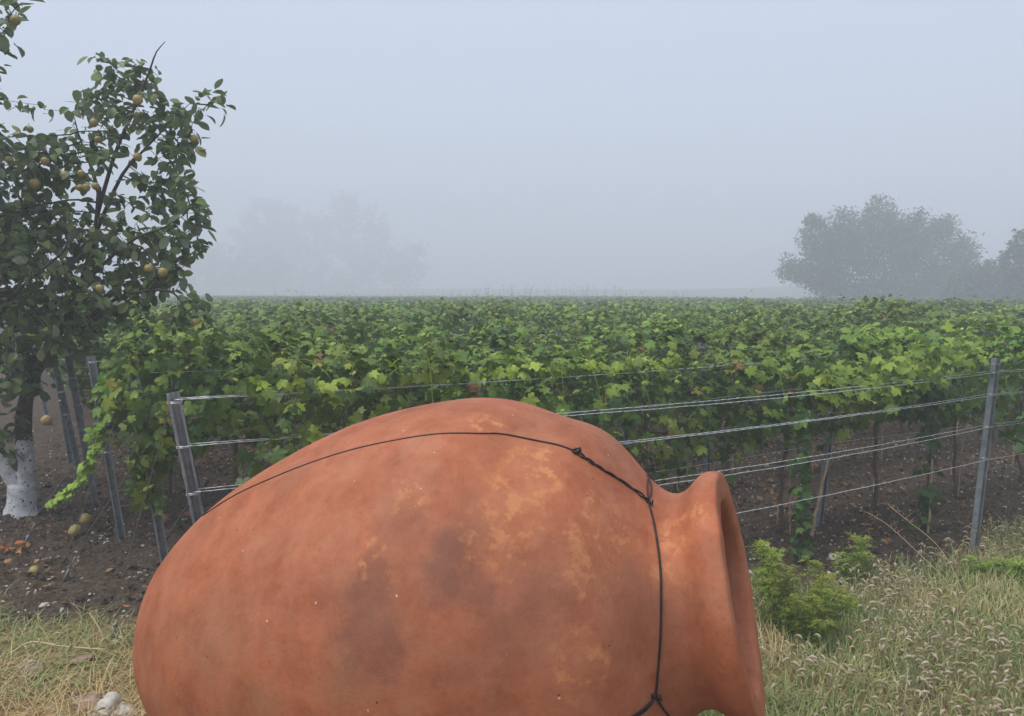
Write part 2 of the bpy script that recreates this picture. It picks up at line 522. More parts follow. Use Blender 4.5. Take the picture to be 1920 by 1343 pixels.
wide = blob([(spot(x, y), r) for x, y, r in [(830, 1080, .30), (930, 1180, .30), (760, 1000, .18), (1200, 1150, .2), (720, 1170, .26), (1000, 1090, .2)]], 0.9, 5, 1.8)
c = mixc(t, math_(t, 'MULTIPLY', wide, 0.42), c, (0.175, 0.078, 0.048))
pale = blob([(spot(495, 1320), .09), (spot(400, 1200), .22), (spot(640, 1290), .12)], 0.9, 5, 1.0)
c = mixc(t, math_(t, 'MULTIPLY', pale, 0.30), c, (0.27, 0.17, 0.10))
vor = N(t, 'ShaderNodeTexVoronoi'); vor.inputs['Scale'].default_value = 26
t.links.new(co, vor.inputs['Vector'])
vs = N(t, 'ShaderNodeSeparateColor'); t.links.new(vor.outputs['Color'], vs.inputs[0])
dot = math_(t, 'MULTIPLY', math_(t, 'LESS_THAN', vor.outputs['Distance'], 0.10), math_(t, 'GREATER_THAN', vs.outputs[0], 0.9))
c = mixc(t, math_(t, 'MULTIPLY', dot, 0.8), c, ramp(t, vs.outputs[1], [(0.4, (0.06, 0.03, 0.02)), (0.6, (0.62, 0.42, 0.30))]))
c = mixc(t, math_(t, 'MULTIPLY', fine, 0.28), c, mixc(t, 1.0, c, (0.55, 0.5, 0.48), 'MULTIPLY'))
t.links.new(c, b.inputs['Base Color'])
t.links.new(math_(t, 'ADD', math_(t, 'MULTIPLY', mid, 0.3), 0.50), b.inputs['Roughness'])
b.inputs['Specular IOR Level'].default_value = 0.28
hsum = math_(t, 'ADD', math_(t, 'MULTIPLY', bands, 1.0), math_(t, 'ADD', math_(t, 'MULTIPLY', grit, 0.9), math_(t, 'MULTIPLY', mid, 0.5)))
bump(t, b, hsum, 0.45, 0.008)
M['clay'] = m

NP = 192
PH = np.linspace(0, 2 * np.pi, NP, endpoint=False)
def jar_shell(name, zr, parent):
    """a ring-by-ring surface of revolution from (z, r) pairs, with smooth normals taken from the profile"""
    zr = np.asarray(zr, float)
    z, r = zr[:, 0], zr[:, 1]
    wob = 1 + 0.004 * np.sin(3 * PH + 1.0) + 0.003 * np.sin(7 * PH)
    V = np.stack([np.outer(r, np.cos(PH) * wob), np.outer(r, np.sin(PH) * wob), np.repeat(z[:, None], NP, 1)], -1)
    if name in ('rim', 'neck'):                    # hand-thrown: the lip is never quite true
        amp = np.clip((z + 0.12) / 0.1, 0, 1)[:, None]
        V[..., 2] += amp * (0.0022 * np.sin(2 * PH + .6) + 0.0016 * np.sin(5 * PH + 2) + 0.0008 * np.sin(17 * PH))
    k = len(z)
    i = np.arange(k - 1)[:, None] * NP; j = np.arange(NP)[None]
    q = np.stack([i + j, i + (j + 1) % NP, i + NP + (j + 1) % NP, i + NP + j], -1).reshape(-1, 4)
    mbx = MB(); mbx.add(V.reshape(-1, 3), q)
    return mbx.build(name, M['clay'], parent)

jar = empty('clay_wine_jar', (0, 0, 0))
jar.matrix_world = Matrix([[*JM[0], JO[0]], [*JM[1], JO[1]], [*JM[2], JO[2]], [0, 0, 0, 1]])
tag(jar, 'huge terracotta wine jar lying on its side, mouth to the right', 'wine jar')
JZ = (JS - 1) * JL
kb = int(np.searchsorted(JS, 0.905))
kn = int(np.searchsorted(JS, 0.965))
bodyp = [(JZ[0], 0.002)] + [(JZ[i], JR[i]) for i in range(2, kb + 1)]
jar_shell('body', bodyp, jar)
neckp = [(JZ[i], JR[i]) for i in range(kb, kn + 1)]
jar_shell('neck', neckp, jar)
Rr = JR[-1]
lip = [(JZ[i], JR[i]) for i in range(kn, 301)]
lip += [(0.003, Rr - 0.001), (0.007, Rr - 0.004), (0.010, Rr - 0.010), (0.011, Rr - 0.018), (0.0115, Rr - 0.040), (0.011, Rr - 0.065), (0.009, Rr - 0.080), (0.006, Rr - 0.089), (0.001, Rr - 0.096), (-0.006, Rr - 0.100), (-0.02, Rr - 0.103), (-0.06, Rr - 0.106), (-0.12, Rr - 0.108), (-0.2, Rr - 0.110)]
jar_shell('rim', lip, jar)
inner = [(-0.2, Rr - 0.110)] + [(JZ[i] , max(JR[i] - 0.05, 0.003)) for i in range(kb - 4, 8, -3)]
jar_shell('lining', inner, jar)

# black tie wire wound round the jar
def on_jar(pts, lift=0.004):
    zp = [jar_hit(x, y) for x, y in pts]
    return [list(jar_local(z, ph, lift)) for z, ph in zp], zp
mb = MB()
WR = 0.0036
main, mz = on_jar([(382, 968), (454, 924), (517, 896), (589, 868), (679, 841), (769, 823), (881, 815), (948, 817), (1030, 833), (1077, 848)])
# round the far side: go on over the crest and down behind
z0, p0 = mz[0]
dphi = mz[1][1] - mz[0][1]
sgn = -1 if dphi > 0 else 1
back = [list(jar_local(z0 - 0.015 * k, p0 + sgn * 0.22 * k, 0.004)) for k in range(9, 0, -1)]
def hug(p, lift):
    p = np.array(p); r = np.hypot(p[:, 0], p[:, 1]); q = np.interp(1 + p[:, 2] / JL, JS, JR) + lift
    p[:, :2] *= (q / r)[:, None]
    return p
pth = hug(smooth_path(back + main, 200), 0.004)
mb.add(*tube(pth, WR, 8))
# eye of the wire
lz, lp = jar_hit(1083, 851)
c0 = np.array(jar_local(lz, lp, 0.008))
er = unit(np.array([math.cos(lp), math.sin(lp), 0.0])); et = np.array([-math.sin(lp), math.cos(lp), 0.0]); ez = np.array([0, 0, 1.0])
a = np.linspace(0, 2 * np.pi * 1.35, 40)
mb.add(*tube(c0 + 0.0135 * (np.cos(a)[:, None] * et + np.sin(a)[:, None] * ez) + np.linspace(0, 0.008, 40)[:, None] * er, WR * 0.9, 8))
# twisted pair down to the neck ring
tw, _ = on_jar([(1079, 850), (1100, 864), (1131, 884), (1164, 904), (1197, 927), (1217, 944)])
tw = hug(smooth_path(tw, 120), 0.003)
ctr = unit(np.concatenate([tw[:, :2], np.zeros((120, 1))], 1))
side = unit(np.cross(np.gradient(tw, axis=0), ctr))
for ph0 in (0, np.pi):
    a = np.linspace(0, 2 * np.pi * 3.5, 120) + ph0
    amp = 0.0070 * (0.6 + 0.4 * np.sin(np.linspace(0, 9, 120)))
    mb.add(*tube(tw + side * (amp * np.cos(a))[:, None] + ctr * (0.005 + 0.004 * np.sin(a))[:, None], WR * 0.85, 7))
# ring round the base of the neck
down, dz = on_jar([(1217, 944), (1228.5, 991), (1237.5, 1053), (1240, 1112), (1239, 1190), (1234, 1260), (1230, 1303)])
mb.add(*tube(hug(smooth_path(down, 90), 0.004), WR, 8))
zk, pk = dz[0]; zl, pl = dz[-1]
zs, ps = jar_hit(1222, 905)
full = (ps - pk)
step = -1 if full < 0 else 1
span = (2 * np.pi - abs(pl - pk)) * step
for lift, j in ((0.004, 0.0), (0.006, 0.012)):
    s_ = np.linspace(0, 1, 120)
    zz = zk + (zl - zk) * s_ - 0.012 * np.sin(np.pi * s_) + j * np.sin(np.pi * s_ * 3)
    mb.add(*tube(np.array([jar_local(zq, pk + span * q, lift) for zq, q in zip(zz, s_)]), WR * 0.7, 6))
# knots
for (zq, pq, n_, rr) in ((zk, pk, 3, 0.010), (zl, pl, 4, 0.011)):
    c0 = np.array(jar_local(zq, pq, 0.006))
    er = np.array([math.cos(pq), math.sin(pq), 0.0]); et = np.array([-math.sin(pq), math.cos(pq), 0.0])
    a = np.linspace(0, 2 * np.pi * n_, 30 * n_)
    hh = np.linspace(-0.018, 0.018, 30 * n_)
    mb.add(*tube(c0 + rr * 0.7 * (np.cos(a)[:, None] * er + np.sin(a)[:, None] * et) + hh[:, None] * ez * 0.9 + hh[:, None] * et * 0.5, WR * 0.8, 6))
for ends in ([(1230, 1303), (1215, 1325), (1193, 1342), (1160, 1362)], [(1230, 1303), (1243, 1325), (1257, 1345), (1275, 1375)]):
    e, _ = on_jar(ends, 0.006)
    mb.add(*tube(hug(smooth_path(e, 40), 0.005), WR, 7))
e, _ = on_jar([(1228, 1306), (1212, 1322), (1190, 1338), (1165, 1354)], 0.010)
mb.add(*tube(hug(smooth_path(e, 40), 0.009), WR * 0.9, 7))
wv = mb.build('tie_wire', M['black_wire'])
wv.matrix_world = jar.matrix_world.copy()
tag(wv, 'black twisted wire wrapped round the terracotta jar and its neck', 'wire')

# ------------------------------------------------------------------ leaves
def vine_leaf_shape(fold, cup, skew):
    pol = [(0, 1.0), (13, .80), (24, .74), (34, .56), (44, .80), (55, .92), (66, .70), (78, .66), (90, .52), (104, .68), (120, .70), (138, .52), (160, .46), (172, .18)]
    A = [(-a_, r_) for a_, r_ in pol[:0:-1]] + pol
    v = [(0, 0, 0)]
    for a_, r_ in A:
        q = R_(a_)
        x, y = r_ * math.sin(q), r_ * math.cos(q)
        z = -cup * (x * x + y * y) - fold * abs(x) + skew * x * y + 0.05 * math.sin(6 * q)
        v.append((x * 0.92, y * 0.9 + 0.03, z))
    n = len(A)
    return np.array(v), np.array([[0, i + 2, i + 1] for i in range(n - 1)])

def oval_leaf_shape(w, cup, curl, tipw=0.6):
    v, f = [], []
    L = [0, .25, .55, .8, 1.0]
    Wd = [0.06, .82, 1.0, tipw, 0.02]
    for l, q in zip(L, Wd):
        zc = -curl * l * l
        v += [(-w * q * .5, l, zc + cup * q * .5), (0, l, zc), (w * q * .5, l, zc + cup * q * .5)]
    for i in range(4):
        a = i * 3
        f += [[a, a + 1, a + 4], [a, a + 4, a + 3], [a + 1, a + 2, a + 5], [a + 1, a + 5, a + 4]]
    return np.array(v, float), np.array(f)

VL = [vine_leaf_shape(f_, c_, s_) for f_, c_, s_ in [(0.10, 0.22, 0.1), (0.30, 0.10, -0.15), (-0.12, 0.32, 0.2), (0.18, 0.36, -0.1)]]
QL = [oval_leaf_shape(.62, c_, k_, .72) for c_, k_ in [(0.10, 0.15), (0.28, 0.35), (-0.05, 0.3), (0.45, 0.1)]]

def put_leaves(mb, shapes, pos, nrm, tip, scale, tint, mat=0):
    w = rng.integers(0, len(shapes), len(pos))
    rot = frames(nrm, tip)
    for k, (v, f) in enumerate(shapes):
        s_ = w == k
        if s_.any():
            scatter(mb, v, f, pos[s_], rot[s_], scale[s_], tint[s_], mat)

def leaf_tints(n, bright=0.0, red=0.03):
    tnt = np.clip(rng.beta(2.0, 3.0, n) * 0.85 + bright, 0, 0.9)
    r_ = rng.random(n)
    tnt = np.where(r_ < red, rng.uniform(0.93, 1.0, n), tnt)
    return tnt

# ------------------------------------------------------------------ grapevines
def vine_canopy(mb, n, half=0.66, zc=1.20, hh=0.37, ww=0.36, low=0.0, shoots=13, size=(0.036, 0.094), red=0.03, mat=0):
    x = rng.uniform(-half, half, n)
    th = rng.uniform(0, 2 * np.pi, n)
    k1, k2 = rng.uniform(0, 6, 2)
    mod = 1 + 0.22 * np.sin(3.1 * x + k1) + 0.16 * np.sin(7.3 * x + k2)
    rr = rng.uniform(0.35, 1.08, n) ** 0.6
    y = ww * rr * np.cos(th) * mod
    z = zc + hh * rr * np.sin(th) * (0.8 + 0.2 * mod) - low * rng.random(n) ** 3
    o = np.stack([0.25 * rng.normal(size=n), np.cos(th), np.sin(th) * 0.9], -1)
    pos = np.stack([x, y, z], -1)
    nrm = unit(o + np.array([0, 0, 0.55]) + rng.normal(size=(n, 3)) * 0.45)
    tip = np.array([0, 0, -1.0]) + 0.7 * o + rng.normal(size=(n, 3)) * 0.5
    sc = rng.uniform(*size, n)
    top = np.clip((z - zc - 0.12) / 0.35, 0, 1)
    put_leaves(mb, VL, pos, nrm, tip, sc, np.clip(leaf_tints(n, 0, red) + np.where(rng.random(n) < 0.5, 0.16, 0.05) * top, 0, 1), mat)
    for k in range(shoots):
        x0 = rng.uniform(-half, half)
        sd_ = rng.choice([-1, 1])
        L = rng.uniform(0.25, 0.55)
        u = np.linspace(0, 1, 8)
        drop = rng.uniform(0.1, 0.45)
        px_ = x0 + rng.uniform(-0.5, 0.5) * L * u * 1.2
        py_ = sd_ * (0.08 + L * 0.8 * u)
        pz_ = zc + hh * 0.85 + L * rng.uniform(.35, .95) * u - drop * u * u * 1.3
        pts = np.stack([px_, py_, pz_], -1)
        mb.add(*tube(pts, np.linspace(0.004, 0.0015, 8), 4, cap=False), tint=0.6, mat=mat)
        m_ = 8
        lp = pts + rng.normal(size=(m_, 3)) * 0.03
        put_leaves(mb, VL, lp, unit(np.array([0, 0, 1.0]) + rng.normal(size=(m_, 3)) * 0.45), np.array([0, sd_ * 0.8, -0.4]) + rng.normal(size=(m_, 3)) * 0.5,
                   np.linspace(size[1], size[0] * 0.6, m_), np.clip(np.linspace(0.4, 0.84, m_) + rng.normal(size=m_) * 0.07, 0, 0.9), mat)

def vine_trunk(mb, h=0.92, mat=0, arms=0.5):
    w = rng.normal(size=(7, 2)) * 0.018
    w[0] = 0
    z = np.linspace(-0.04, h, 7)
    p = smooth_path(np.stack([np.cumsum(w[:, 0]), w[:, 1], z], -1), 20)
    mb.add(*tube(p, np.linspace(0.020, 0.013, 20), 7), mat=mat)
    for s_ in (-1, 1):
        q = smooth_path([p[-2], p[-1] + [s_ * 0.08, 0, 0.06], p[-1] + [s_ * arms * 0.6, 0.01, 0.1], p[-1] + [s_ * arms, 0, 0.13]], 12)
        mb.add(*tube(q, np.linspace(0.012, 0.006, 12), 6), mat=mat)
    for k in range(5):
        x0 = rng.uniform(-arms, arms)
        q = smooth_path([[x0, 0, h + 0.08], [x0 + rng.normal() * 0.05, rng.normal() * 0.06, h + 0.3], [x0 + rng.normal() * 0.1, rng.normal() * 0.12, h + 0.6]], 8)
        mb.add(*tube(q, np.linspace(0.005, 0.003, 8), 5), mat=mat)

KINDS = ['dense dark green', 'bushy bright-topped', 'loose leafy', 'broad heavy-leaved', 'rust-flecked', 'tall shaggy']
PARAM = [dict(n=430, ww=.36, red=.03), dict(n=380, ww=.34, shoots=16, red=.02), dict(n=290, ww=.33, red=.03), dict(n=470, ww=.42, low=.2, red=.03),
         dict(n=400, ww=.36, red=.13), dict(n=390, hh=.45, zc=1.22, shoots=13, red=.03)]
protos = []
for k in range(12):
    mb = MB(); vine_trunk(mb); tm = mb.mesh('vine_trunk', M['vine_bark'])
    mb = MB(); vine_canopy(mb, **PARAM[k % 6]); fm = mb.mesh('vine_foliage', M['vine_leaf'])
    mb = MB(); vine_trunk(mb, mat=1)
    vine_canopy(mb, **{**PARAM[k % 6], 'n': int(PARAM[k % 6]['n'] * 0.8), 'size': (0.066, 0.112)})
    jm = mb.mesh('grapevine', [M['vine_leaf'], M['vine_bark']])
    protos.append((tm, fm, jm))
def low_foliage():
    mb = MB(); vine_canopy(mb, n=430, low=0.38, ww=.34, hh=.42, zc=1.16, shoots=14); return mb.mesh('vine_foliage', M['vine_leaf'])
LOWF = [low_foliage() for _ in range(3)]

ORD = ['first', 'second', 'third', 'fourth', 'fifth', 'sixth', 'seventh', 'eighth', 'ninth', 'tenth', 'eleventh', 'twelfth', 'thirteenth', 'fourteenth', 'fifteenth', 'sixteenth', 'seventeenth', 'eighteenth', 'nineteenth', 'twentieth']
def ordn(i):
    return ORD[i] if i < 20 else f'{i + 1}th'
ROWN = ['front', 'second', 'third', 'fourth', 'fifth', 'sixth', 'seventh', 'eighth', 'ninth', 'tenth', 'eleventh', 'twelfth', 'thirteenth', 'fourteenth', 'fifteenth', 'sixteenth', 'seventeenth', 'eighteenth', 'nineteenth', 'twentieth']
ROWZ = math.atan2(DR[1], DR[0])

def row_pt(i, s):
    return P0 + NR * ROWS[i] + DR * s

def row_start(i):
    return -0.2 - 0.09 * max(ROWS[i], 0)

def in_view(p, margin=1.0):
    x, y = pxof(np.array([p[0], p[1], 1.3]))
    w = margin * FPX / max(p[1], 0.5)
    return p[1] > 1 and -w < x < 1920 + w

cands = []
for i in range(1, len(ROWS)):
    off = ROWS[i]
    for j in range(0, 150):
        s_ = row_start(i) + (1.02 if i == 1 else 0.66) + 1.24 * j
        p = row_pt(i, s_)
        # the field stops at a far headland; on the right it stops before the orchard trees
        lim = 104 + 5 * math.sin(p[0] * .13) if p[0] < 12 else max(36, 104 - (p[0] - 12) * 4.2)
        if p[1] > lim or not in_view(p, 1.2):
            continue
        if i >= 1:
            cands.append((p[1], i, j, p))
# the front row carries vines only beyond its right-hand post
for j in range(4):
    p = row_pt(0, 6.25 + 1.1 * j)
    if in_view(p): cands.append((p[1], 0, j, p))
cands.sort(key=lambda c: c[0])
NEAR_MAX = 288
vine_roots = {}
stakes = []
for q, (d, i, j, p) in enumerate(cands[:NEAR_MAX]):
    k = int(rng.integers(0, 12))
    tm, fm, jm = protos[k]
    sc = rng.uniform(0.94, 1.08)
    rz = ROWZ + (math.pi if rng.random() < 0.5 else 0) + rng.normal() * 0.06
    loc = (p[0], p[1], gz(p[0], p[1]))
    if i == 0:
        lab = f'{KINDS[k % 6]} grapevine in the front row, {ordn(j)} beyond its right-hand steel post'
    else:
        nm = ROWN[i] if i < 20 else ordn(i)
        lab = f'{KINDS[k % 6]} grapevine, {ordn(j)} from the left end of the {nm} vine row'
    if d < 13:
        r = empty('grapevine', loc, rz)
        link('trunk', tm, r)
        link('foliage', LOWF[j % 3] if (i == 1 and j < 3) else fm, r)
    else:
        r = link('grapevine', jm)
        r.location = loc; r.rotation_euler = (0, 0, rz)
    r.scale = (sc, sc, sc * rng.uniform(0.93, 1.06))
    tag(r, lab, 'grapevine', 'grapevines trained along the trellis rows')
    vine_roots[(i, j)] = r
    if 1 <= i <= 5 and d < 12.5: stakes.append((i, j, p))

# the rest of the field, far back in the fog: nobody could count it
mb = MB()
rest = np.array([c[3] for c in cands[NEAR_MAX:]])
nl = 80
n = len(rest) * nl
base = np.repeat(rest, nl, 0)
th = rng.uniform(-0.5, np.pi + 0.5, n)
rr = rng.uniform(0.5, 1.1, n)
al = rng.uniform(-0.72, 0.72, n)
md = 1 + 0.35 * (noise2(base[:, 0] * 1.3 + al, base[:, 1] * 1.3, 4) - 0.5) * 2
ac = 0.40 * rr * np.cos(th) * md
zz = 1.16 + 0.46 * rr * np.sin(th) * md
xy = base + DR * al[:, None] + NR * ac[:, None]
pos = np.stack([xy[:, 0], xy[:, 1], zz + hsmooth(xy[:, 0], xy[:, 1])], -1)
nrm = unit(np.stack([NR[0] * np.cos(th), NR[1] * np.cos(th), np.sin(th) * 0.8 + 0.5], -1) + rng.normal(size=(n, 3)) * 0.5)
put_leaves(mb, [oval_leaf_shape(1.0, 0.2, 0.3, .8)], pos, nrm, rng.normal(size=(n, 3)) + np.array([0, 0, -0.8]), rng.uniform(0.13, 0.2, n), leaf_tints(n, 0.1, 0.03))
tag(mb.build('vine_rows', M['vine_leaf']), 'distant vine rows merging into one green carpet in the fog', 'vine rows', kind='stuff')

# ---- posts
def post_mesh(h):
    prof = np.array([(-.030, .020), (-.030, -.020), (.030, -.020), (.030, .020), (.019, .020), (.019, .0165), (.0265, .0165), (.0265, -.0165), (.006, -.0165), (.006, -.011), (-.006, -.011), (-.006, -.0165), (-.0265, -.0165), (-.0265, .0165), (-.019, .0165), (-.019, .020)])
    prof = prof[::-1] * np.array([1, -1])      # the open side with its two lips faces the path
    zs_ = np.arange(-0.35, h + 0.001, 0.05)
    k = len(prof)
    V = []
    for q, z in enumerate(zs_):
        pr = prof.copy()
        if q % 2 and z > 0.3:                      # notches that hold the wires
            pr[np.abs(pr[:, 0]) > .029, 0] *= 1.05
        V.append(np.c_[pr, np.full(k, z)])
    V = np.concatenate(V)
    i = np.arange(len(zs_) - 1)[:, None] * k; jj = np.arange(k)[None]
    qd = np.stack([i + jj, i + (jj + 1) % k, i + k + (jj + 1) % k, i + k + jj], -1).reshape(-1, 4)
    mb = MB(); mb.add(V, [qd, (np.arange(k) + (len(zs_) - 1) * k)[None]])
    # ties of wire round the post
    for z in (1.5, 1.26, 1.0, 0.75):
        a = np.linspace(0, 2 * np.pi, 18)
        for dz_ in (-0.004, 0.004):
            mb.add(*tube(np.stack([0.036 * np.cos(a), 0.025 * np.sin(a), z + dz_ + 0.004 * np.sin(2 * a)], -1), 0.0022, 5), mat=1)
    return mb.mesh('trellis_post', [M['steel'], M['wire']], smooth=False)
PM = post_mesh(1.56)
posts = {}
def post(i, j, p, lean_along=0.0, lean_across=0.0, label=None, sc=1.0):
    o = link('trellis_post', PM)
    up = np.array([DR[0] * lean_along + NR[0] * lean_across, DR[1] * lean_along + NR[1] * lean_across, 1.56])
    up = Vector(up).normalized()
    xax = Vector((DR[0], DR[1], 0)); xax = (xax - up * xax.dot(up)).normalized()
    yax = up.cross(xax)
    o.matrix_world = Matrix([[xax[0], yax[0], up[0], p[0]], [xax[1], yax[1], up[1], p[1]], [xax[2], yax[2], up[2], gz(*p)], [0, 0, 0, 1]])
    nm = ROWN[i] if i < 20 else ordn(i)
    tag(o, label or f'galvanised steel post, {ordn(j)} from the left end of the {nm} vine row', 'post', 'steel trellis posts')
    o.scale = (1, 1, sc)
    posts[(i, j)] = (np.array([p[0], p[1], gz(*p)]), np.array(up))
def post_at(i, j, z):
    b_, u_ = posts[(i, j)]
    return b_ + u_ * (z / u_[2])
special = {(0, 0): ((-3.35 + 4.85, 0), None)}
for i in range(0, 34):
    for j in range(0, 14):
        s_ = row_start(i) + 5.35 * j
        la, lc = rng.normal() * 0.05, rng.normal() * 0.04
        lab = None
        if j == 0: la = -0.19 + rng.normal() * 0.03
        p = row_pt(i, s_)
        if i == 0 and j == 0: p = row_pt(0, 1.13); la = 0.0; lab = 'steel end post of the front row, standing behind the jar'
        if i == 0 and j == 1: p = np.array([3.67, 5.96]); la, lc = 0.20, 0.01; lab = 'tall bare steel post rising from the grass at the right'
        if i == 1 and j == 0: p = P0.copy(); la, lc = -0.235, -0.03; lab = 'leaning steel end post with guy wires, just left of the jar'
        if i == 1 and j == 1: p = np.array([2.72, 6.66]); la, lc = 0.19, 0.0; lab = 'leaning steel post with a cane stake in front, right of the jar mouth'
        if i == 2 and j == 0: la, lc = -0.17, 0.02; p = np.array([-2.47, 5.36]); lab = 'leaning steel end post half wrapped in vine leaves'
        if i == 3 and j == 0: la, lc = -0.17, 0.0; p = np.array([-3.27, 6.29]); lab = 'leaning steel end post nearest the whitewashed tree trunk'
        if i == 4 and j == 2: p = np.array([7.39, 13.04]); 
        if i > 9 and rng.random() < 0.35: continue
        if i > 6 and j == 0 and i % 3: continue
        lim = 60 if p[0] < 8 else max(35, 62 - (p[0] - 8) * 3.4)
        if p[1] > lim or not in_view(p, 0.6): continue
        post(i, j, p, la, lc, lab, 0.93 if (i, j) == (0, 0) else 1.0)

# ---- wires
def wire_path(a_, b_, sag, n=24):
    u = np.linspace(0, 1, n)[:, None]
    p = a_ * (1 - u) + b_ * u
    p[:, 2] -= 4 * sag * (u * (1 - u))[:, 0]
    return p
WCAT = 'wire'
def wire(i, z, side, label, sag=0.03, rad=0.0021):
    pts = []
    js = sorted(j for (a_, j) in posts if a_ == i)
    if not js: return
    n3 = np.array([NR[0], NR[1], 0]) * side * 0.032
    pp = [post_at(i, j, z) for j in js]
    # run on past the last post standing in view
    pp.append(pp[-1] + np.array([DR[0], DR[1], 0]) * 5.35)
    path = []
    for k in range(len(pp) - 1):
        s2 = sag * rng.uniform(0.6, 1.4)
        seg = wire_path(pp[k], pp[k + 1], s2)
        path.append(seg if k == len(pp) - 2 else seg[:-1])
    path = np.concatenate(path) + n3
    path += np.outer(np.sin(np.arange(len(path)) * 2.3) * 0.0012, [0, 0, 1])
    mb = MB(); mb.add(*tube(path, rad, 5))
    if i < 2:                                # the near wires are two thin strands twisted together: short turns catch the light
        L = np.linalg.norm(np.diff(path, axis=0), axis=1).sum()
        m_ = int(L / 0.028)
        t_ = np.linspace(0, len(path) - 1, m_)
        q = np.stack([np.interp(t_, np.arange(len(path)), path[:, c_]) for c_ in range(3)], -1)
        ph_ = np.arange(m_) * 1.35
        q = q + np.outer(np.cos(ph_) * 0.0026, [NR[0], NR[1], 0]) + np.outer(np.sin(ph_) * 0.0026, [0, 0, 1])
        mb.add(*tube(q, rad * 0.62, 4))
    o = mb.build('trellis_wire', M['wire'])
    tag(o, label, WCAT, 'trellis wires strung between the posts')
for i in (0, 1):
    rn = ['front', 'second'][i]
    for z, nm in ((1.5, 'top'), (1.25, 'second'), (1.0, 'third')):
        for s_, sn in ((-1, 'near'), (1, 'far')):
            wire(i, z - (0.07 if (i == 0 and z == 1.5) else 0), s_, f'{sn} strand of the {nm} wire pair along the {rn} trellis row', 0.028 if i == 0 else 0.03)
    wire(i, 0.74, -1, f'single lowest wire along the {rn} trellis row', 0.025)
for i in range(2, 7):
    for z, nm in ((1.5, 'top'), (1.25, 'second'), (1.0, 'third')):
        wire(i, z, -1, f'thin {nm} wire running through the leaves of the {ROWN[i]} vine row')
for i in range(7, 16):
    wire(i, 1.52, -1, f'thin top wire seen above the leaves of the {ROWN[i]} vine row', 0.02, 0.0024)

# ---- guy wires and anchors at the left end of the rows
anchors = {1: gnd(204, 1188), 2: gnd(115, 1083), 3: gnd(40, 1018)}
for i, ap in anchors.items():
    nm = ROWN[i]
    for z, hn in ((1.52, 'top'), (0.98, 'middle')):
        mb = MB()
        mb.add(*tube(wire_path(post_at(i, 0, z), np.array([ap[0], ap[1], 0.06]), 0.012, 16), 0.0026, 5))
        o = mb.build('guy_wire', M['rusty_wire'])
        tag(o, f'slanting guy wire from the {hn} of the {nm} row end post', 'guy wire', 'guy wires of the end posts')
    mb = MB()
    dv = unit(post_at(i, 0, 1.2) - np.array([ap[0], ap[1], 0]))
    a = np.linspace(0, 2 * np.pi, 18)
    b0 = np.array([ap[0], ap[1], -0.05])
    mb.add(*tube(np.array([b0, b0 + dv * 0.14]), 0.008, 8))
    mb.add(*tube(b0 + dv * 0.152 + 0.014 * (np.cos(a)[:, None] * dv + np.sin(a)[:, None] * np.array([DR[0], DR[1], 0])), 0.0035, 6))
    mb.add(*tube(np.array([b0 + dv * 0.14, b0 + dv * 0.24]), 0.005, 7))
    tag(mb.build('ground_anchor', M['steel']), f'steel ground anchor holding the guy wires of the {nm} row', 'anchor', 'ground anchors at the row ends')

# ---- stakes
def stake(base, top, rad, label):
    mb = MB()
    n = 14
    u = np.linspace(0, 1, n)[:, None]
    p = np.asarray(base) * (1 - u) + np.asarray(top) * u
    p[1:-1] += rng.normal(size=(n - 2, 3)) * 0.004
    r = rad * (1 - 0.25 * u[:, 0]) * (1 + 0.12 * (np.arange(n) % 4 == 0))
    mb.add(*tube(p, r, 7))
    tag(mb.build('vine_stake', M['cane']), label, 'stake', 'cane stakes tied to the vines')
def up_to(base, px, py):
    return at(px, py, base[1])
for (bx, by), (tx_, ty_), r, lb in [((1510, 1042), (1553, 862), .013, 'thick leaning cane stake beside the young vine right of the jar'),
                                    ((1457, 985), (1471, 850), .010, 'straight cane stake between the jar mouth and the second steel post'),
                                    ((1637, 925), (1643, 815), .009, 'slim cane stake in bare soil right of the second steel post'),
                                    ((1740, 1003), (1748, 860), .010, 'cane stake inside the young vine left of the tall right post'),
                                    ((1782, 895), (1797, 790), .009, 'reddish cane stake just left of the tall right post'),
                                    ((1900, 870), (1903, 815), .009, 'pale cane stake at the right edge beyond the tall post')]:
    g0 = gnd(bx, by)
    stake(g0 - np.array([0, 0, 0.06]), up_to(g0, tx_, ty_), r, lb)
for i, j, p in stakes:
    if rng.random() < 0.2 or j == 0: continue
    q = p + DR * 0.05 - NR * 0.04
    z = gz(*q)
    stake((q[0], q[1], z - 0.05), (q[0] + rng.normal() * 0.04, q[1] + rng.normal() * 0.04, z + rng.uniform(0.85, 1.1)), 0.008, f'thin cane stake at the {ordn(j)} vine from the left in the {ROWN[i]} row')

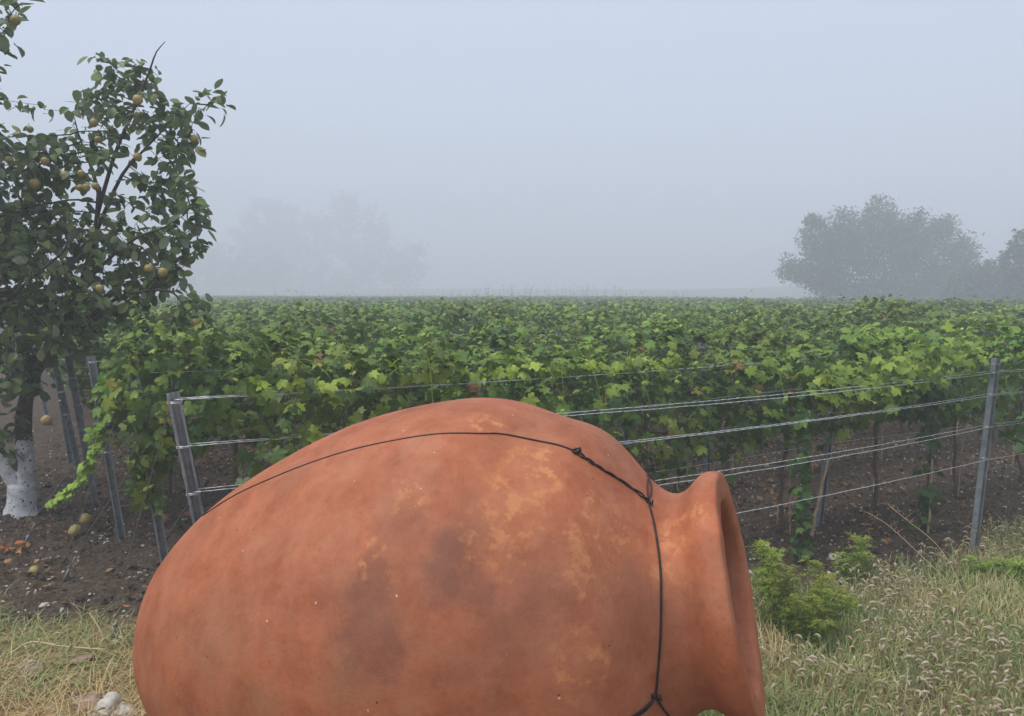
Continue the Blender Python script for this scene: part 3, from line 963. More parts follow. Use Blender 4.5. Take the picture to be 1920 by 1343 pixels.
# ---- young vines climbing in the front row
def young_vine(base, height, top_run, label, bottom=0.05):
    r = empty('young_grapevine', base, ROWZ)
    mb = MB()
    p = smooth_path([[0, 0, -0.03], [0.02, 0.01, height * .35], [-0.01, -0.02, height * .7], [0.02, 0, height], [top_run * .5, 0.02, height + 0.06], [top_run, 0, height + 0.05]], 40)
    mb.add(*tube(p, np.linspace(0.008, 0.003, 40), 6))
    mb.build('trunk', M['vine_bark'], r)
    mb = MB()
    n = 95
    z = bottom + (height - bottom) * rng.random(n)
    th = rng.uniform(0, 2 * np.pi, n)
    rad = rng.uniform(0.02, 0.10, n)
    pos = np.stack([rad * np.cos(th), rad * np.sin(th), z], -1)
    o = np.stack([np.cos(th), np.sin(th), 0 * th], -1)
    put_leaves(mb, VL, pos, unit(o + [0, 0, .6] + rng.normal(size=(n, 3)) * .4), np.array([0, 0, -1.]) + .5 * o + rng.normal(size=(n, 3)) * .4, rng.uniform(.045, .085, n), np.clip(rng.beta(2, 4, n) * .6, 0, .9))
    n = int(230 * abs(top_run))
    x = top_run * rng.random(n)
    y = rng.normal(size=n) * 0.10
    zt = height + 0.03 + rng.normal(size=n) * 0.09
    pos = np.stack([x, y, zt], -1)
    o = np.stack([rng.normal(size=n) * .3, np.sign(y), 0.6 + 0 * y], -1)
    put_leaves(mb, VL, pos, unit(o + [0, 0, .6] + rng.normal(size=(n, 3)) * .4), np.array([0, 0, -.8]) + .6 * o + rng.normal(size=(n, 3)) * .4, rng.uniform(.05, .10, n), np.clip(.35 + rng.random(n) * .5, 0, .9))
    mb.build('foliage', M['vine_leaf'], r)
    tag(r, label, 'grapevine')
y1 = gnd(1498, 1056); y2 = gnd(1735, 1000)
young_vine((y1[0], y1[1], 0), 1.30, 0.9, 'young vine climbing a leaning cane stake right of the jar mouth')
young_vine((y2[0], y2[1], 0), 1.36, -0.5, 'narrow young vine with a leafy column left of the tall right post')
mbq = MB()
n = 90
u = rng.random(n)
pp = np.stack([row_pt(0, 1)[0] + 0 * u, 0 * u, 0 * u], -1)

# bright shoots lying along the top wire of the second row
mb = MB()
seg = np.array([post_at(1, 0, 1.53) * (1 - a_) + post_at(1, 1, 1.53) * a_ for a_ in np.linspace(0.08, 0.62, 70)])
sp = seg + rng.normal(size=(70, 3)) * np.array([0.02, 0.03, 0.02]) + np.array([0, -0.05, 0.02])
put_leaves(mb, VL, sp, unit(np.array([0.1, -0.8, 0.75]) + rng.normal(size=(70, 3)) * 0.3), np.array([0, -0.4, -1.0]) + rng.normal(size=(70, 3)) * 0.4, rng.uniform(0.045, 0.075, 70), np.clip(0.72 + rng.random(70) * 0.18, 0, 0.9))
mb.add(*tube(seg[::3] + np.array([0, 0, -0.01]), 0.003, 5), tint=0.6)
sh = mb.build('top_shoot', M['vine_leaf'])
own = vine_roots[(1, 1)]
bpy.context.view_layer.update()
sh.parent = own; sh.matrix_parent_inverse = own.matrix_world.inverted()

# shoots of the first vine beyond the right post, sprawling back over the post head and the top wire
mb = MB()
n = 150
u = rng.random(n) ** 1.2
top_ = np.array([post_at(0, 1, 1.50) - np.array([DR[0], DR[1], 0]) * (1.35 * q + .22) + [0, 0, .05] for q in u])
pos = top_ + np.stack([rng.normal(size=n) * .05, rng.normal(size=n) * .07, rng.normal(size=n) * .07 + .09 * np.sin(u * 3.0) - .10 * u], -1)
put_leaves(mb, VL, pos, unit(np.array([0, -.6, .9]) + rng.normal(size=(n, 3)) * .4), np.array([-.2, -.5, -.9]) + rng.normal(size=(n, 3)) * .5, rng.uniform(.04, .08, n), np.clip(.36 + rng.random(n) * .42, 0, .9))
mb.add(*tube(top_[np.argsort(u)][::8] + [0, 0, .02], .004, 5), tint=.6)
sh = mb.build('top_shoot', M['vine_leaf'])
own = vine_roots[(0, 0)]
sh.parent = own; sh.matrix_parent_inverse = own.matrix_world.inverted()
mb = MB()
n = 120
u = rng.random(n)
bs = np.array([post_at(1, 1, 1.58) + np.array([DR[0], DR[1], 0]) * (1.05 * q + .05) for q in u])
pos = bs + np.stack([rng.normal(size=n) * .04, rng.normal(size=n) * .06 - .1, rng.normal(size=n) * .04 + .07 * np.sin(u * 3)], -1)
put_leaves(mb, VL, pos, unit(np.array([0, -.6, .9]) + rng.normal(size=(n, 3)) * .4), np.array([0.3, -.5, -.9]) + rng.normal(size=(n, 3)) * .5, rng.uniform(.04, .08, n), np.clip(.4 + rng.random(n) * .42, 0, .9))
sh = mb.build('top_shoot', M['vine_leaf'])
own = vine_roots[(1, 5)]
sh.parent = own; sh.matrix_parent_inverse = own.matrix_world.inverted()

# leafy curtain round the end post of the third row, trailing shoot at the fourth
mb = MB()
n = 130
zz = rng.uniform(0.55, 1.6, n)
bp = np.array([post_at(2, 0, z) for z in zz])
pos = bp + np.stack([np.clip(rng.normal(size=n), -1.6, 1.6) * (0.05 + 0.11 * np.clip(zz - 0.7, 0, 1)), np.clip(rng.normal(size=n), -1.6, 1.6) * 0.08, 0 * zz], -1)
put_leaves(mb, VL, pos, unit(np.array([0, -0.8, 0.5]) + rng.normal(size=(n, 3)) * 0.5), np.array([0, -.3, -1.0]) + rng.normal(size=(n, 3)) * .4, rng.uniform(.06, .10, n), np.clip(leaf_tints(n, 0.08, .03), 0, 1))
mb.add(*tube(np.array([post_at(2, 0, z) + [0, -.03, 0] for z in np.linspace(.5, 1.6, 12)]), .012, 5), tint=.4)
sh = mb.build('hanging_shoot', M['vine_leaf'])
own = vine_roots[(2, 0)]
sh.parent = own; sh.matrix_parent_inverse = own.matrix_world.inverted()
mb = MB()
tr = smooth_path([at(205, 705, 6.1), at(200, 770, 6.0), at(182, 820, 5.9), at(160, 880, 5.85), at(125, 925, 5.8), at(92, 945, 5.8)], 60)
mb.add(*tube(tr, np.linspace(.005, .002, 60), 5), tint=.7)
n = 120
w = np.sort(rng.integers(0, 60, n))
put_leaves(mb, VL, tr[w] + rng.normal(size=(n, 3)) * .035 * (1.2 - w / 60)[:, None], unit(np.array([-.2, -.7, .8]) + rng.normal(size=(n, 3)) * .4), np.array([-.3, -.3, -.8]) + rng.normal(size=(n, 3)) * .4,
           (.085 - .05 * w / 60) * rng.uniform(.8, 1.15, n), np.clip(.45 + .4 * w / 60 + rng.normal(size=n) * .06, 0, .9))
sh = mb.build('trailing_shoot', M['vine_leaf'])
own = vine_roots[(3, 0)]
sh.parent = own; sh.matrix_parent_inverse = own.matrix_world.inverted()

# ------------------------------------------------------------------ trees
def colonize(nodes, parent, attr_pts, step, infl, kill, iters=140):
    nodes = [np.asarray(p, float) for p in nodes]; parent = list(parent)
    A = attr_pts.copy()
    near_i = np.zeros(len(A), int); near_d = np.full(len(A), 1e9)
    start = 0
    for it in range(iters):
        new = np.array(nodes[start:])
        if len(new):
            D = np.linalg.norm(A[:, None] - new[None], axis=2)
            k = D.argmin(1); dk = D[np.arange(len(A)), k]
            better = dk < near_d
            near_i[better] = k[better] + start; near_d[better] = dk[better]
        keep = near_d > kill
        A, near_i, near_d = A[keep], near_i[keep], near_d[keep]
        if not len(A): break
        start = len(nodes)
        use = near_d < infl
        if not use.any():
            use = near_d <= near_d.min() + 1e-6
        idx = np.unique(near_i[use])
        for q in idx:
            d = unit((A[use & (near_i == q)] - nodes[q])).sum(0) + rng.normal(size=3) * 0.25 + np.array([0, 0, 0.08])
            nodes.append(nodes[q] + unit(d) * step); parent.append(int(q))
    return np.array(nodes), np.array(parent)

def tree_radii(parent, tip, expo, fixed=None):
    n = len(parent)
    acc = np.zeros(n)
    kids = np.bincount(parent[parent >= 0], minlength=n)
    acc[kids == 0] = tip ** expo
    for i in range(n - 1, 0, -1):
        if acc[i] == 0: acc[i] = tip ** expo
        acc[parent[i]] += acc[i]
    return acc ** (1 / expo), kids

def tree_tubes(mb, nodes, parent, rad, skip=0, nseg=6, mat=0, maxr=9):
    n = len(nodes)
    best = {}
    for i in range(1, n):
        p = parent[i]
        if p not in best or rad[i] > rad[best[p]]: best[p] = i
    for i in range(1, n):
        if parent[i] >= 0 and best[parent[i]] != i or i == skip or (parent[i] >= 0 and i >= skip and parent[i] < skip):
            if i < skip: continue
            chain = [parent[i], i]
            while chain[-1] in best: chain.append(best[chain[-1]])
            pts = nodes[chain]; r = np.minimum(rad[chain], maxr)
            r[0] = min(r[0], r[1] * 1.25)
            mb.add(*tube(pts, r, nseg if r[0] > 0.01 else 4, cap=False), mat=mat)

def blob_points(blobs, dens):
    out_ = []
    for (x, y, r, dp, dd) in blobs:
        n = max(3, int(dens * (r / 60) ** 2))
        v = rand_dirs(n) * rng.random(n)[:, None] ** (1 / 2.4)
        for q in v:
            out_.append(at(x + q[0] * r, y + q[2] * r, dp + q[1] * dd))
    return np.array(out_)

# ---- the quince tree at the left
tb = gnd(40, 968)
TB = np.array([tb[0], tb[1], 0.0])
quince = empty('quince_tree', TB)
tag(quince, 'quince tree with yellow fruit, dark leaves and a forked whitewashed trunk', 'tree')
D0 = TB[1]
right_limb = [at(46, 925, D0), at(47, 865, D0), at(44, 800, D0), at(50, 745, D0 - .05), at(72, 690, D0 - .1), at(108, 630, D0 - .15), at(150, 540, D0 - .15), at(178, 440, D0 - .1), at(186, 350, D0 - .1)]
left_limb = [at(42, 925, D0), at(12, 875, D0 - .05), at(-20, 822, D0 - .1), at(-38, 750, D0 - .2), at(-60, 660, D0 - .2), at(-70, 560, D0 - .3), at(-60, 430, D0 - .3)]
mb = MB()
base_path = smooth_path([TB + [0, 0, -0.12], TB + [0, 0, 0.02], at(41, 940, D0), at(40, 905, D0)], 12)
mb.add(*tube(base_path - TB, np.interp(np.linspace(0, 1, 12), [0, .35, .6, 1], [.18, .15, .122, .11]), 16))
rp = smooth_path(right_limb, 40); lpth = smooth_path(left_limb, 36)
mb.add(*tube(rp - TB, np.interp(np.linspace(0, 1, 40), [0, .3, .6, 1], [.080, .068, .034, .018]), 12)); mb.add(*tube(lpth - TB, np.interp(np.linspace(0, 1, 36), [0, .4, 1], [.080, .066, .022]), 12))
mb.build('trunk', M['trunk'], quince)
extra = [smooth_path([rp[18], at(20, 690, D0 + .2), at(-10, 600, D0 + .4), at(0, 480, D0 + .5), at(20, 350, D0 + .4)], 14),
         smooth_path([rp[26], at(170, 520, D0 - .4), at(250, 450, D0 - .6), at(305, 428, D0 - .7), at(350, 400, D0 - .7)], 14),
         smooth_path([rp[22], at(200, 570, D0 - .4), at(280, 545, D0 - .6), at(325, 550, D0 - .7), at(345, 580, D0 - .75), at(356, 618, D0 - .75)], 16),
         smooth_path([rp[34], at(225, 335, D0), at(262, 290, D0 + .1), at(320, 230, D0 + .1), at(355, 195, D0 + .1)], 12),
         smooth_path([rp[38], at(170, 310, D0), at(150, 260, D0 + .1), at(138, 215, D0 + .1)], 9),
         smooth_path([rp[36], at(215, 290, D0 - .1), at(245, 220, D0 - .1), at(278, 140, D0 - .1), at(292, 100, D0 - .1), at(310, 78, D0 - .1)], 12),
         smooth_path([lpth[28], at(-40, 420, D0 - .9), at(-30, 250, D0 - 1.1), at(-14, 100, D0 - 1.2), at(14, 50, D0 - 1.2)], 14),
         smooth_path([lpth[22], at(20, 560, D0 - .8), at(110, 480, D0 - 1.), at(160, 420, D0 - 1.)], 10)]
nodes, parent = [], []
def add_chain(pth):
    for k, p in enumerate(pth):
        nodes.append(p); parent.append(-1 if k == 0 else len(nodes) - 2)
for pth in [rp[10:], lpth[10:]] + extra: add_chain(pth)
nchain = len(nodes)
blobs = [(205, 150, 56, D0, .35), (275, 165, 45, D0, .35), (250, 205, 75, D0, .45), (330, 215, 55, D0, .35), (395, 205, 34, D0, .3), (135, 205, 24, D0, .2), (170, 245, 62, D0, .4), (330, 270, 48, D0, .35),
         (335, 330, 52, D0 - .2, .4), (300, 360, 50, D0 - .1, .4), (375, 400, 34, D0 - .5, .3), (345, 445, 55, D0 - .4, .4), (290, 460, 65, D0 - .3, .45), (320, 505, 42, D0 - .4, .35), (345, 585, 46, D0 - .7, .3),
         (385, 590, 26, D0 - .8, .2), (365, 560, 30, D0 - .75, .25), (320, 600, 36, D0 - .7, .3), (140, 300, 50, D0, .4), (80, 300, 52, D0 - .2, .4), (30, 300, 60, D0 - .2, .4), (60, 350, 55, D0 - .1, .45), (0, 360, 90, D0 - .2, .5), (110, 400, 60, D0, .5), (100, 450, 85, D0 - .2, .6),
         (200, 440, 75, D0 - .2, .5), (230, 520, 85, D0 - .2, .6), (130, 540, 100, D0 - .3, .7), (40, 500, 100, D0 - .4, .7), (40, 600, 85, D0 - .4, .7), (180, 600, 70, D0 - .3, .6), (-60, 500, 130, D0 - .3, .9), (-120, 350, 130, D0, .9),
         (0, 690, 60, D0 - .5, .5), (40, 720, 45, D0 - .5, .4), (70, 640, 70, D0 - .5, .5), (260, 590, 45, D0 - .4, .4), (-20, 60, 48, D0 - 1.2, .25), (8, 95, 22, D0 - 1.2, .15), (5, 140, 18, D0 - 1.2, .12), (20, 20, 26, D0 - 1.2, .2), (62, 6, 12, D0 - 1.2, .1), (-90, 150, 80, D0 - .8, .5), (-220, 480, 170, D0 + .2, 1.0),
         (30, 862, 10, D0 - .2, .08), (26, 800, 15, D0 - .25, .1), (-150, 650, 90, D0, .8), (-20, 240, 40, D0, .4)]
AP = blob_points(blobs, 33)
nd, pr = colonize(nodes, parent, AP, 0.075, 0.9, 0.07, 110)
rad, kids = tree_radii(pr, 0.0026, 2.15)
# hand-laid limbs: taper from the trunk
lens = [30, 26] + [len(e) for e in extra]
q0 = 0
for ci, L in enumerate(lens):
    a_, b_ = (0.075, 0.018) if ci < 2 else (0.019, 0.0025)
    rad[q0:q0 + L] = np.linspace(a_, b_, L); q0 += L
mb = MB()
q0 = 0
for ci, L in enumerate(lens):
    if ci >= 2: mb.add(*tube(nd[q0:q0 + L] - TB, rad[q0:q0 + L], 7))
    q0 += L
rad2 = np.minimum(rad, 0.016)
tree_tubes(mb, nd - TB, pr, rad2, skip=nchain, nseg=5)
mb.build('branches', M['bark'], quince)
tips = np.where((np.arange(len(nd)) >= nchain) & (rad < 0.0075))[0]
mb = MB()
cnt = rng.integers(1, 5, len(tips))
idx = np.repeat(tips, cnt)
n = len(idx)
dirn = unit(nd[idx] - nd[pr[idx]])
outd = unit(np.cross(dirn, rng.normal(size=(n, 3))))
pos = nd[idx] + outd * 0.015 + rng.normal(size=(n, 3)) * 0.025 - TB
tip = outd * 0.8 + dirn * 0.3 + np.array([0, 0, -0.75]) + rng.normal(size=(n, 3)) * 0.35
nrm = np.array([0, 0, 0.9]) + outd * 0.3 + rng.normal(size=(n, 3)) * 0.55
put_leaves(mb, QL, pos, nrm, tip, rng.uniform(0.070, 0.130, n), np.where(rng.random(n) < .025, .95, np.clip(rng.beta(2, 3, n), 0, .9)))
print('quince nodes', len(nd), 'leaves', n)
mb.build('crown', M['quince_leaf'], quince)
# bare twig above the crown is the end of one limb; the fruit
def quince_mesh(rad_):
    u = np.linspace(0, np.pi, 15)
    rr_ = np.sin(u) * (1 + 0.16 * np.cos(u)) * rad_
    z = -np.cos(u) * rad_ * 1.08
    z[0] += rad_ * .12; z[-1] -= rad_ * .10
    a = np.linspace(0, 2 * np.pi, 16, endpoint=False)
    lob = 1 + 0.05 * np.cos(5 * a + 1) + .03 * np.cos(3 * a)
    V = np.stack([np.outer(rr_, np.cos(a) * lob), np.outer(rr_, np.sin(a) * lob), np.repeat(-z[:, None], 16, 1)], -1).reshape(-1, 3)
    i = np.arange(14)[:, None] * 16; j = np.arange(16)[None]
    return V, np.stack([i + j, i + 16 + j, i + 16 + (j + 1) % 16, i + (j + 1) % 16], -1).reshape(-1, 4)
for (x, y, r_px, dz_, tn) in [(30, 38, 13, -1.25, .3), (258, 188, 10, -.35, .9), (176, 231, 9, -.4, .35), (184, 262, 9, -.3, .1), (258, 295, 9, -.3, .8), (18, 301, 11, -.5, .55), (65, 345, 11, -.5, .6), (152, 326, 10, -.3, .7), (122, 330, 10, -.3, .7),
                               (150, 353, 9, -.4, .5), (162, 352, 10, -.45, .6), (180, 350, 8, -.3, .7), (305, 511, 10, -.75, .85), (280, 505, 11, -.6, .7), (187, 541, 9, -.9, .75), (305, 593, 10, -.9, .8), (364, 262, 9, -.2, .4), (368, 606, 12, -.85, .7), (56, 243, 9, -.4, .2), (84, 303, 10, -.4, .5)]:
    dp = D0 + dz_
    r_px *= rng.uniform(.62, .88); tn *= .75
    mb = MB(); v, f = quince_mesh(r_px * dp / FPX)
    mb.add(v, f, tn)
    c = at(x, y, dp)
    mb.add(*tube(np.array([[0, 0, r_px * dp / FPX * .95], [0.004, 0, r_px * dp / FPX * 1.3 + 0.015]]), .003, 5), tint=0.1)
    fo = mb.build('fruit', M['quince'], quince)
    fo.location = Vector(c - TB)
    fo.rotation_euler = (rng.normal() * .25, rng.normal() * .25, rng.random() * 6)

# ---- trees in the fog
TL = [oval_leaf_shape(.75, .25, .3)]
def fog_tree(label, base, blobs, leaf, dens, per, trunk_r, group=None, stub=0.35, name='tree', gray=0.5):
    B = np.array([base[0], base[1], gz(base[0], base[1])])
    r = empty(name, B)
    A = blob_points(blobs, dens)
    mx_ = A.mean(0)
    trunk = smooth_path([B + [0, 0, -.3], B + [0.05, 0, (mx_[2] - B[2]) * .3], B * .6 + mx_ * .4 + [0, 0, 0], B * .25 + mx_ * .75], 9)
    nds, prs = list(trunk), [-1] + list(range(8))
    step = np.linalg.norm(A.max(0) - A.min(0)) / 34
    nd_, pr_ = colonize(nds, prs, A, step, step * 12, step * 0.9, 90)
    rd, _ = tree_radii(pr_, trunk_r * 0.05, 2.2)
    rd = np.minimum(rd, trunk_r)
    mb = MB()
    mb.add(*tube(nd_[:9] - B, np.linspace(trunk_r, trunk_r * .5, 9), 10))
    mb.build('trunk', M['bark'], r)
    mb = MB()
    tree_tubes(mb, nd_ - B, pr_, np.minimum(rd, trunk_r * .5), skip=9, nseg=5)
    mb.build('branches', M['bark'], r)
    tp = np.where((np.arange(len(nd_)) > 9) & (rd < trunk_r * .22))[0]
    ix = np.repeat(tp, per)
    n = len(ix)
    mb = MB()
    print('fog tree leaves', n)
    clump = noise2(nd_[ix, 0] * 0.9 / step * .3, nd_[ix, 2] * .9 / step * .3 + nd_[ix, 1], 9)
    pos = nd_[ix] + np.clip(rng.normal(size=(n, 3)), -1.4, 1.4) * step * .6 * (0.45 + clump)[:, None] - B
    put_leaves(mb, TL, pos, np.array([0, 0, .8]) + rng.normal(size=(n, 3)) * .6, rng.normal(size=(n, 3)) + [0, 0, -.5], rng.uniform(.7, 1.25, n) * leaf, np.clip(.25 + .5 * clump + rng.normal(size=n) * .12, 0, 1))
    mb.build('crown', M['tree_leaf'], r)
    tag(r, label, 'tree', group)
GT = 'trees standing beyond the vineyard'
def b2(l, dp, dd): return [(x, y, r_, dp, dd) for x, y, r_ in l]
fog_tree('broad dark rounded tree fading in fog at the right', (at(1660, 600, 84)[0], 84), b2([(1545, 485, 46), (1505, 510, 30), (1482, 498, 16), (1470, 512, 10), (1555, 440, 28), (1640, 435, 40), (1600, 470, 54), (1680, 470, 56), (1730, 445, 32), (1765, 490, 52), (1800, 480, 30),
         (1560, 535, 48), (1640, 545, 60), (1720, 545, 60), (1790, 545, 46), (1512, 447, 14), (1532, 420, 15), (1572, 412, 16), (1596, 420, 18), (1640, 392, 15), (1656, 386, 14), (1668, 402, 14), (1700, 424, 16), (1722, 412, 12), (1768, 412, 14), (1786, 426, 15), (1812, 456, 14), (1750, 430, 16), (1618, 408, 12), (1600, 445, 34), (1690, 432, 30), (1580, 450, 30), (1705, 450, 40)], 84, 5.5), .27, 150, 44, .36, GT)
fog_tree('low wide tree in fog right of the broad rounded tree', (at(1830, 600, 72)[0], 72), b2([(1810, 540, 42), (1845, 525, 40), (1870, 545, 45), (1905, 555, 45), (1790, 560, 30)], 72, 3.6), .34, 90, 24, .26, GT)
fog_tree('sparse upright tree in fog cut by the right edge', (at(1915, 600, 66)[0], 66), b2([(1905, 470, 26), (1925, 460, 32), (1890, 495, 28), (1950, 500, 50), (1930, 540, 50), (1895, 525, 30), (1985, 470, 45)], 66, 3.2), .28, 70, 18, .24, GT)
fog_tree('tall pale tree almost lost in fog, nearest the quince crown', (at(430, 560, 262)[0], 262), b2([(410, 500, 45), (450, 480, 40), (500, 490, 38), (530, 500, 28), (470, 530, 55), (400, 540, 45), (350, 500, 50), (320, 540, 60)], 262, 15), 1.3, 60, 12, .5, GT)
fog_tree('tallest faint tree rising behind the pale tree at the left', (at(500, 560, 292)[0], 292), b2([(490, 400, 38), (530, 420, 40), (470, 440, 45), (520, 470, 50), (560, 460, 35), (500, 520, 55)], 292, 12), 1.5, 60, 12, .6, GT)
fog_tree('very faint wide tree in fog between the pale left trees and centre', (at(660, 560, 292)[0], 292), b2([(600, 440, 45), (650, 400, 48), (700, 430, 45), (640, 470, 60), (710, 490, 55), (590, 510, 55), (760, 500, 50), (660, 530, 60)], 292, 10), 1.4, 60, 12, .6, GT)

# tall weeds on the far headland
mb = MB()
for k in range(260):
    x = rng.uniform(-38, 26)
    y = rng.uniform(108, 113)
    h = rng.uniform(1.8, 3.4) if abs(x - 5) < 12 else rng.uniform(1.0, 2.4)
    b_ = np.array([x, y, gz(x, y)])
    pth = smooth_path([b_, b_ + [rng.normal() * .06, 0, h * .5], b_ + [rng.normal() * .16, rng.normal() * .1, h]], 6)
    mb.add(*tube(pth, np.linspace(.018, .006, 6), 4), tint=.5)
    n = 10
    w = rng.integers(1, 6, n)
    put_leaves(mb, TL, pth[w] + rng.normal(size=(n, 3)) * .06, rng.normal(size=(n, 3)), rng.normal(size=(n, 3)) + [0, 0, .4], rng.uniform(.08, .2, n), rng.random(n))
tag(mb.build('tall_weeds', M['tree_leaf']), 'tall thin weeds along the far edge of the field in fog', 'weeds', kind='stuff')

# ------------------------------------------------------------------ foreground plants and litter
def blades(mb, xy, h, w, tint, lean, z=None, n_seg=4):
    n = len(xy)
    a = rng.uniform(0, 2 * np.pi, n)
    d = np.stack([np.cos(a), np.sin(a), 0 * a], -1)
    s = np.stack([-np.sin(a), np.cos(a), 0 * a], -1)
    b_ = np.c_[xy, hsmooth(xy[:, 0], xy[:, 1]) - 0.01]
    V = []
    for k in range(n_seg):
        u = k / (n_seg - 1)
        c = b_ + d * (lean * u ** 1.7 * h)[:, None] + np.outer(h * (u - 0.35 * np.minimum(lean, 1.3) * u * u), [0, 0, 1])
        hw = (w * (1 - u ** 1.5) + 0.0006)[:, None] * s
        V += [c - hw, c + hw]
    V = np.stack(V, 1)
    K = 2 * n_seg
    f = np.array([[2 * k, 2 * k + 1, 2 * k + 3, 2 * k + 2] for k in range(n_seg - 1)])
    F = (f[None] + (np.arange(n) * K)[:, None, None]).reshape(-1, 4)
    mb.add(V.reshape(-1, 3), F, np.repeat(tint, K))

def sample(n, x0, x1, y0, y1, keep):
    x = rng.uniform(x0, x1, n); y = rng.uniform(y0, y1, n)
    k = rng.random(n) < keep(x, y)
    return np.stack([x[k], y[k]], -1)

def off_jar(x, y):
    # under the belly nothing grows through the clay
    return ~((np.abs((x + 0.15) * 0.955 + (y - 2.95) * -0.297) < 0.9) & (np.abs((x + 0.15) * 0.297 + (y - 2.95) * 0.955) < 0.42))

# right-hand bank
xy = sample(52000, 0.7, 5.6, 2.0, 7.4, lambda x, y: grassy(x, y) * off_jar(x, y) * np.clip(0.35 + 1.1 * fbm(x * 1.7, y * 1.7, 31, 3), 0, 1) * np.clip((y - 1.6), 0.25, 1))
pn = fbm(xy[:, 0] * 1.4, xy[:, 1] * 1.4, 41, 3)
dryf = np.clip((xy[:, 0] - 2.9) * 0.24 + (pn - 0.5) * 4.6 + 0.08, .05, .95)
tint = np.where(rng.random(len(xy)) < dryf, rng.uniform(.55, .92, len(xy)), rng.uniform(.0, .42, len(xy)))
mb = MB()
blades(mb, xy, rng.uniform(.04, .17, len(xy)) * (0.7 + .6 * pn), rng.uniform(.0014, .0034, len(xy)), tint, rng.uniform(.2, 1.3, len(xy)))
# left-hand dry strip
xy = sample(30000, -5.2, 0.4, 2.0, 5.2, lambda x, y: grassy(x, y) * off_jar(x, y) * np.clip(0.3 + 1.2 * fbm(x * 2.2, y * 2.2, 51, 3), 0, 1) * np.clip((y - 1.6), 0.25, 1))
pn = fbm(xy[:, 0] * 1.8, xy[:, 1] * 1.8, 61, 3)
edge = np.clip((xy[:, 1] - 3.95) * 1.6, 0, 1)
dryf = np.clip(0.98 + (pn - 0.5) * 1.8 - edge * .62, .12, .98)
tint = np.where(rng.random(len(xy)) < dryf, np.clip(rng.uniform(.70, 1.16, len(xy)) + (pn - .5) * .5, .62, 1), rng.uniform(.0, .45, len(xy)))
blades(mb, xy, rng.uniform(.04, .15, len(xy)) * (0.7 + .6 * pn), rng.uniform(.0014, .0034, len(xy)), tint, rng.uniform(.5, 2.2, len(xy)))
tag(mb.build('grass', M['grass']), 'dry and green grass blades of the bank around the jar', 'grass', kind='stuff')

# foxtail seed heads
mb = MB()
xg = sample(30000, 0.8, 5.4, 2.2, 6.8, lambda x, y: grassy(x, y) * off_jar(x, y) * np.clip((fbm(x * 1.5 + 9, y * 1.5, 37, 3) - .36) * 5, 0, 1))
blades(mb, xg, rng.uniform(.06, .19, len(xg)), rng.uniform(.0018, .0042, len(xg)), rng.uniform(.0, .36, len(xg)), rng.uniform(.15, 1.0, len(xg)))
tag(mb.build('green_grass', M['grass']), 'taller fresh green tufts among the dry grass on the right bank', 'grass', kind='stuff')
mb = MB()
xy = np.concatenate([sample(9500, 0.9, 5.4, 2.4, 6.6, lambda x, y: (grassy(x, y) > .5) * off_jar(x, y) * np.clip(fbm(x * 1.6, y * 1.6, 71, 3) * 4.0 - 1.55, 0.04, 1) * np.clip((x - 0.6) * 0.6, 0.2, 1)),
                     sample(420, -4.2, -0.9, 2.6, 4.9, lambda x, y: (grassy(x, y) > .5) * off_jar(x, y) * 0.6)])
for p in xy:
    h = rng.uniform(.07, .23); a = rng.uniform(0, 2 * np.pi); ln = rng.uniform(.02, .10)
    d = np.array([math.cos(a), math.sin(a), 0]); b_ = np.array([p[0], p[1], gz(*p)])
    hl = rng.uniform(.035, .075)
    top = b_ + d * ln + [0, 0, h]
    tn = np.clip(rng.normal(.42, .3), 0, 1)
    stem = np.array([b_, b_ + d * ln * .35 + [0, 0, h * .6], top])
    mb.add(*tube(stem, [.0011, .001, .0008], 3, cap=False), tint=.3)
    u = np.linspace(0, 1, 6)[:, None]
    hd = top + d * hl * (u * .75) + np.array([0, 0, 1]) * hl * (u * .65 - u * u * .75)
    mb.add(*tube(hd, np.array([.002, .0052, .0062, .0056, .0042, .001]) * rng.uniform(.9, 1.5), 5, cap=False), tint=tn)
    m_ = 14
    w = rng.integers(0, 6, m_)
    dd = unit(rng.normal(size=(m_, 3)) + d * .7)
    sidev = unit(np.cross(dd, rng.normal(size=(m_, 3)))) * .0007
    A_ = hd[w]; V = np.stack([A_ - sidev, A_ + sidev, A_ + dd * rng.uniform(.009, .017, (m_, 1))], 1).reshape(-1, 3)
    mb.add(V, np.arange(m_ * 3).reshape(-1, 3), tint=min(1, tn + .2))
tag(mb.build('foxtail_heads', M['seed']), 'drooping pale foxtail seed heads over the grass bank', 'grass', kind='stuff')

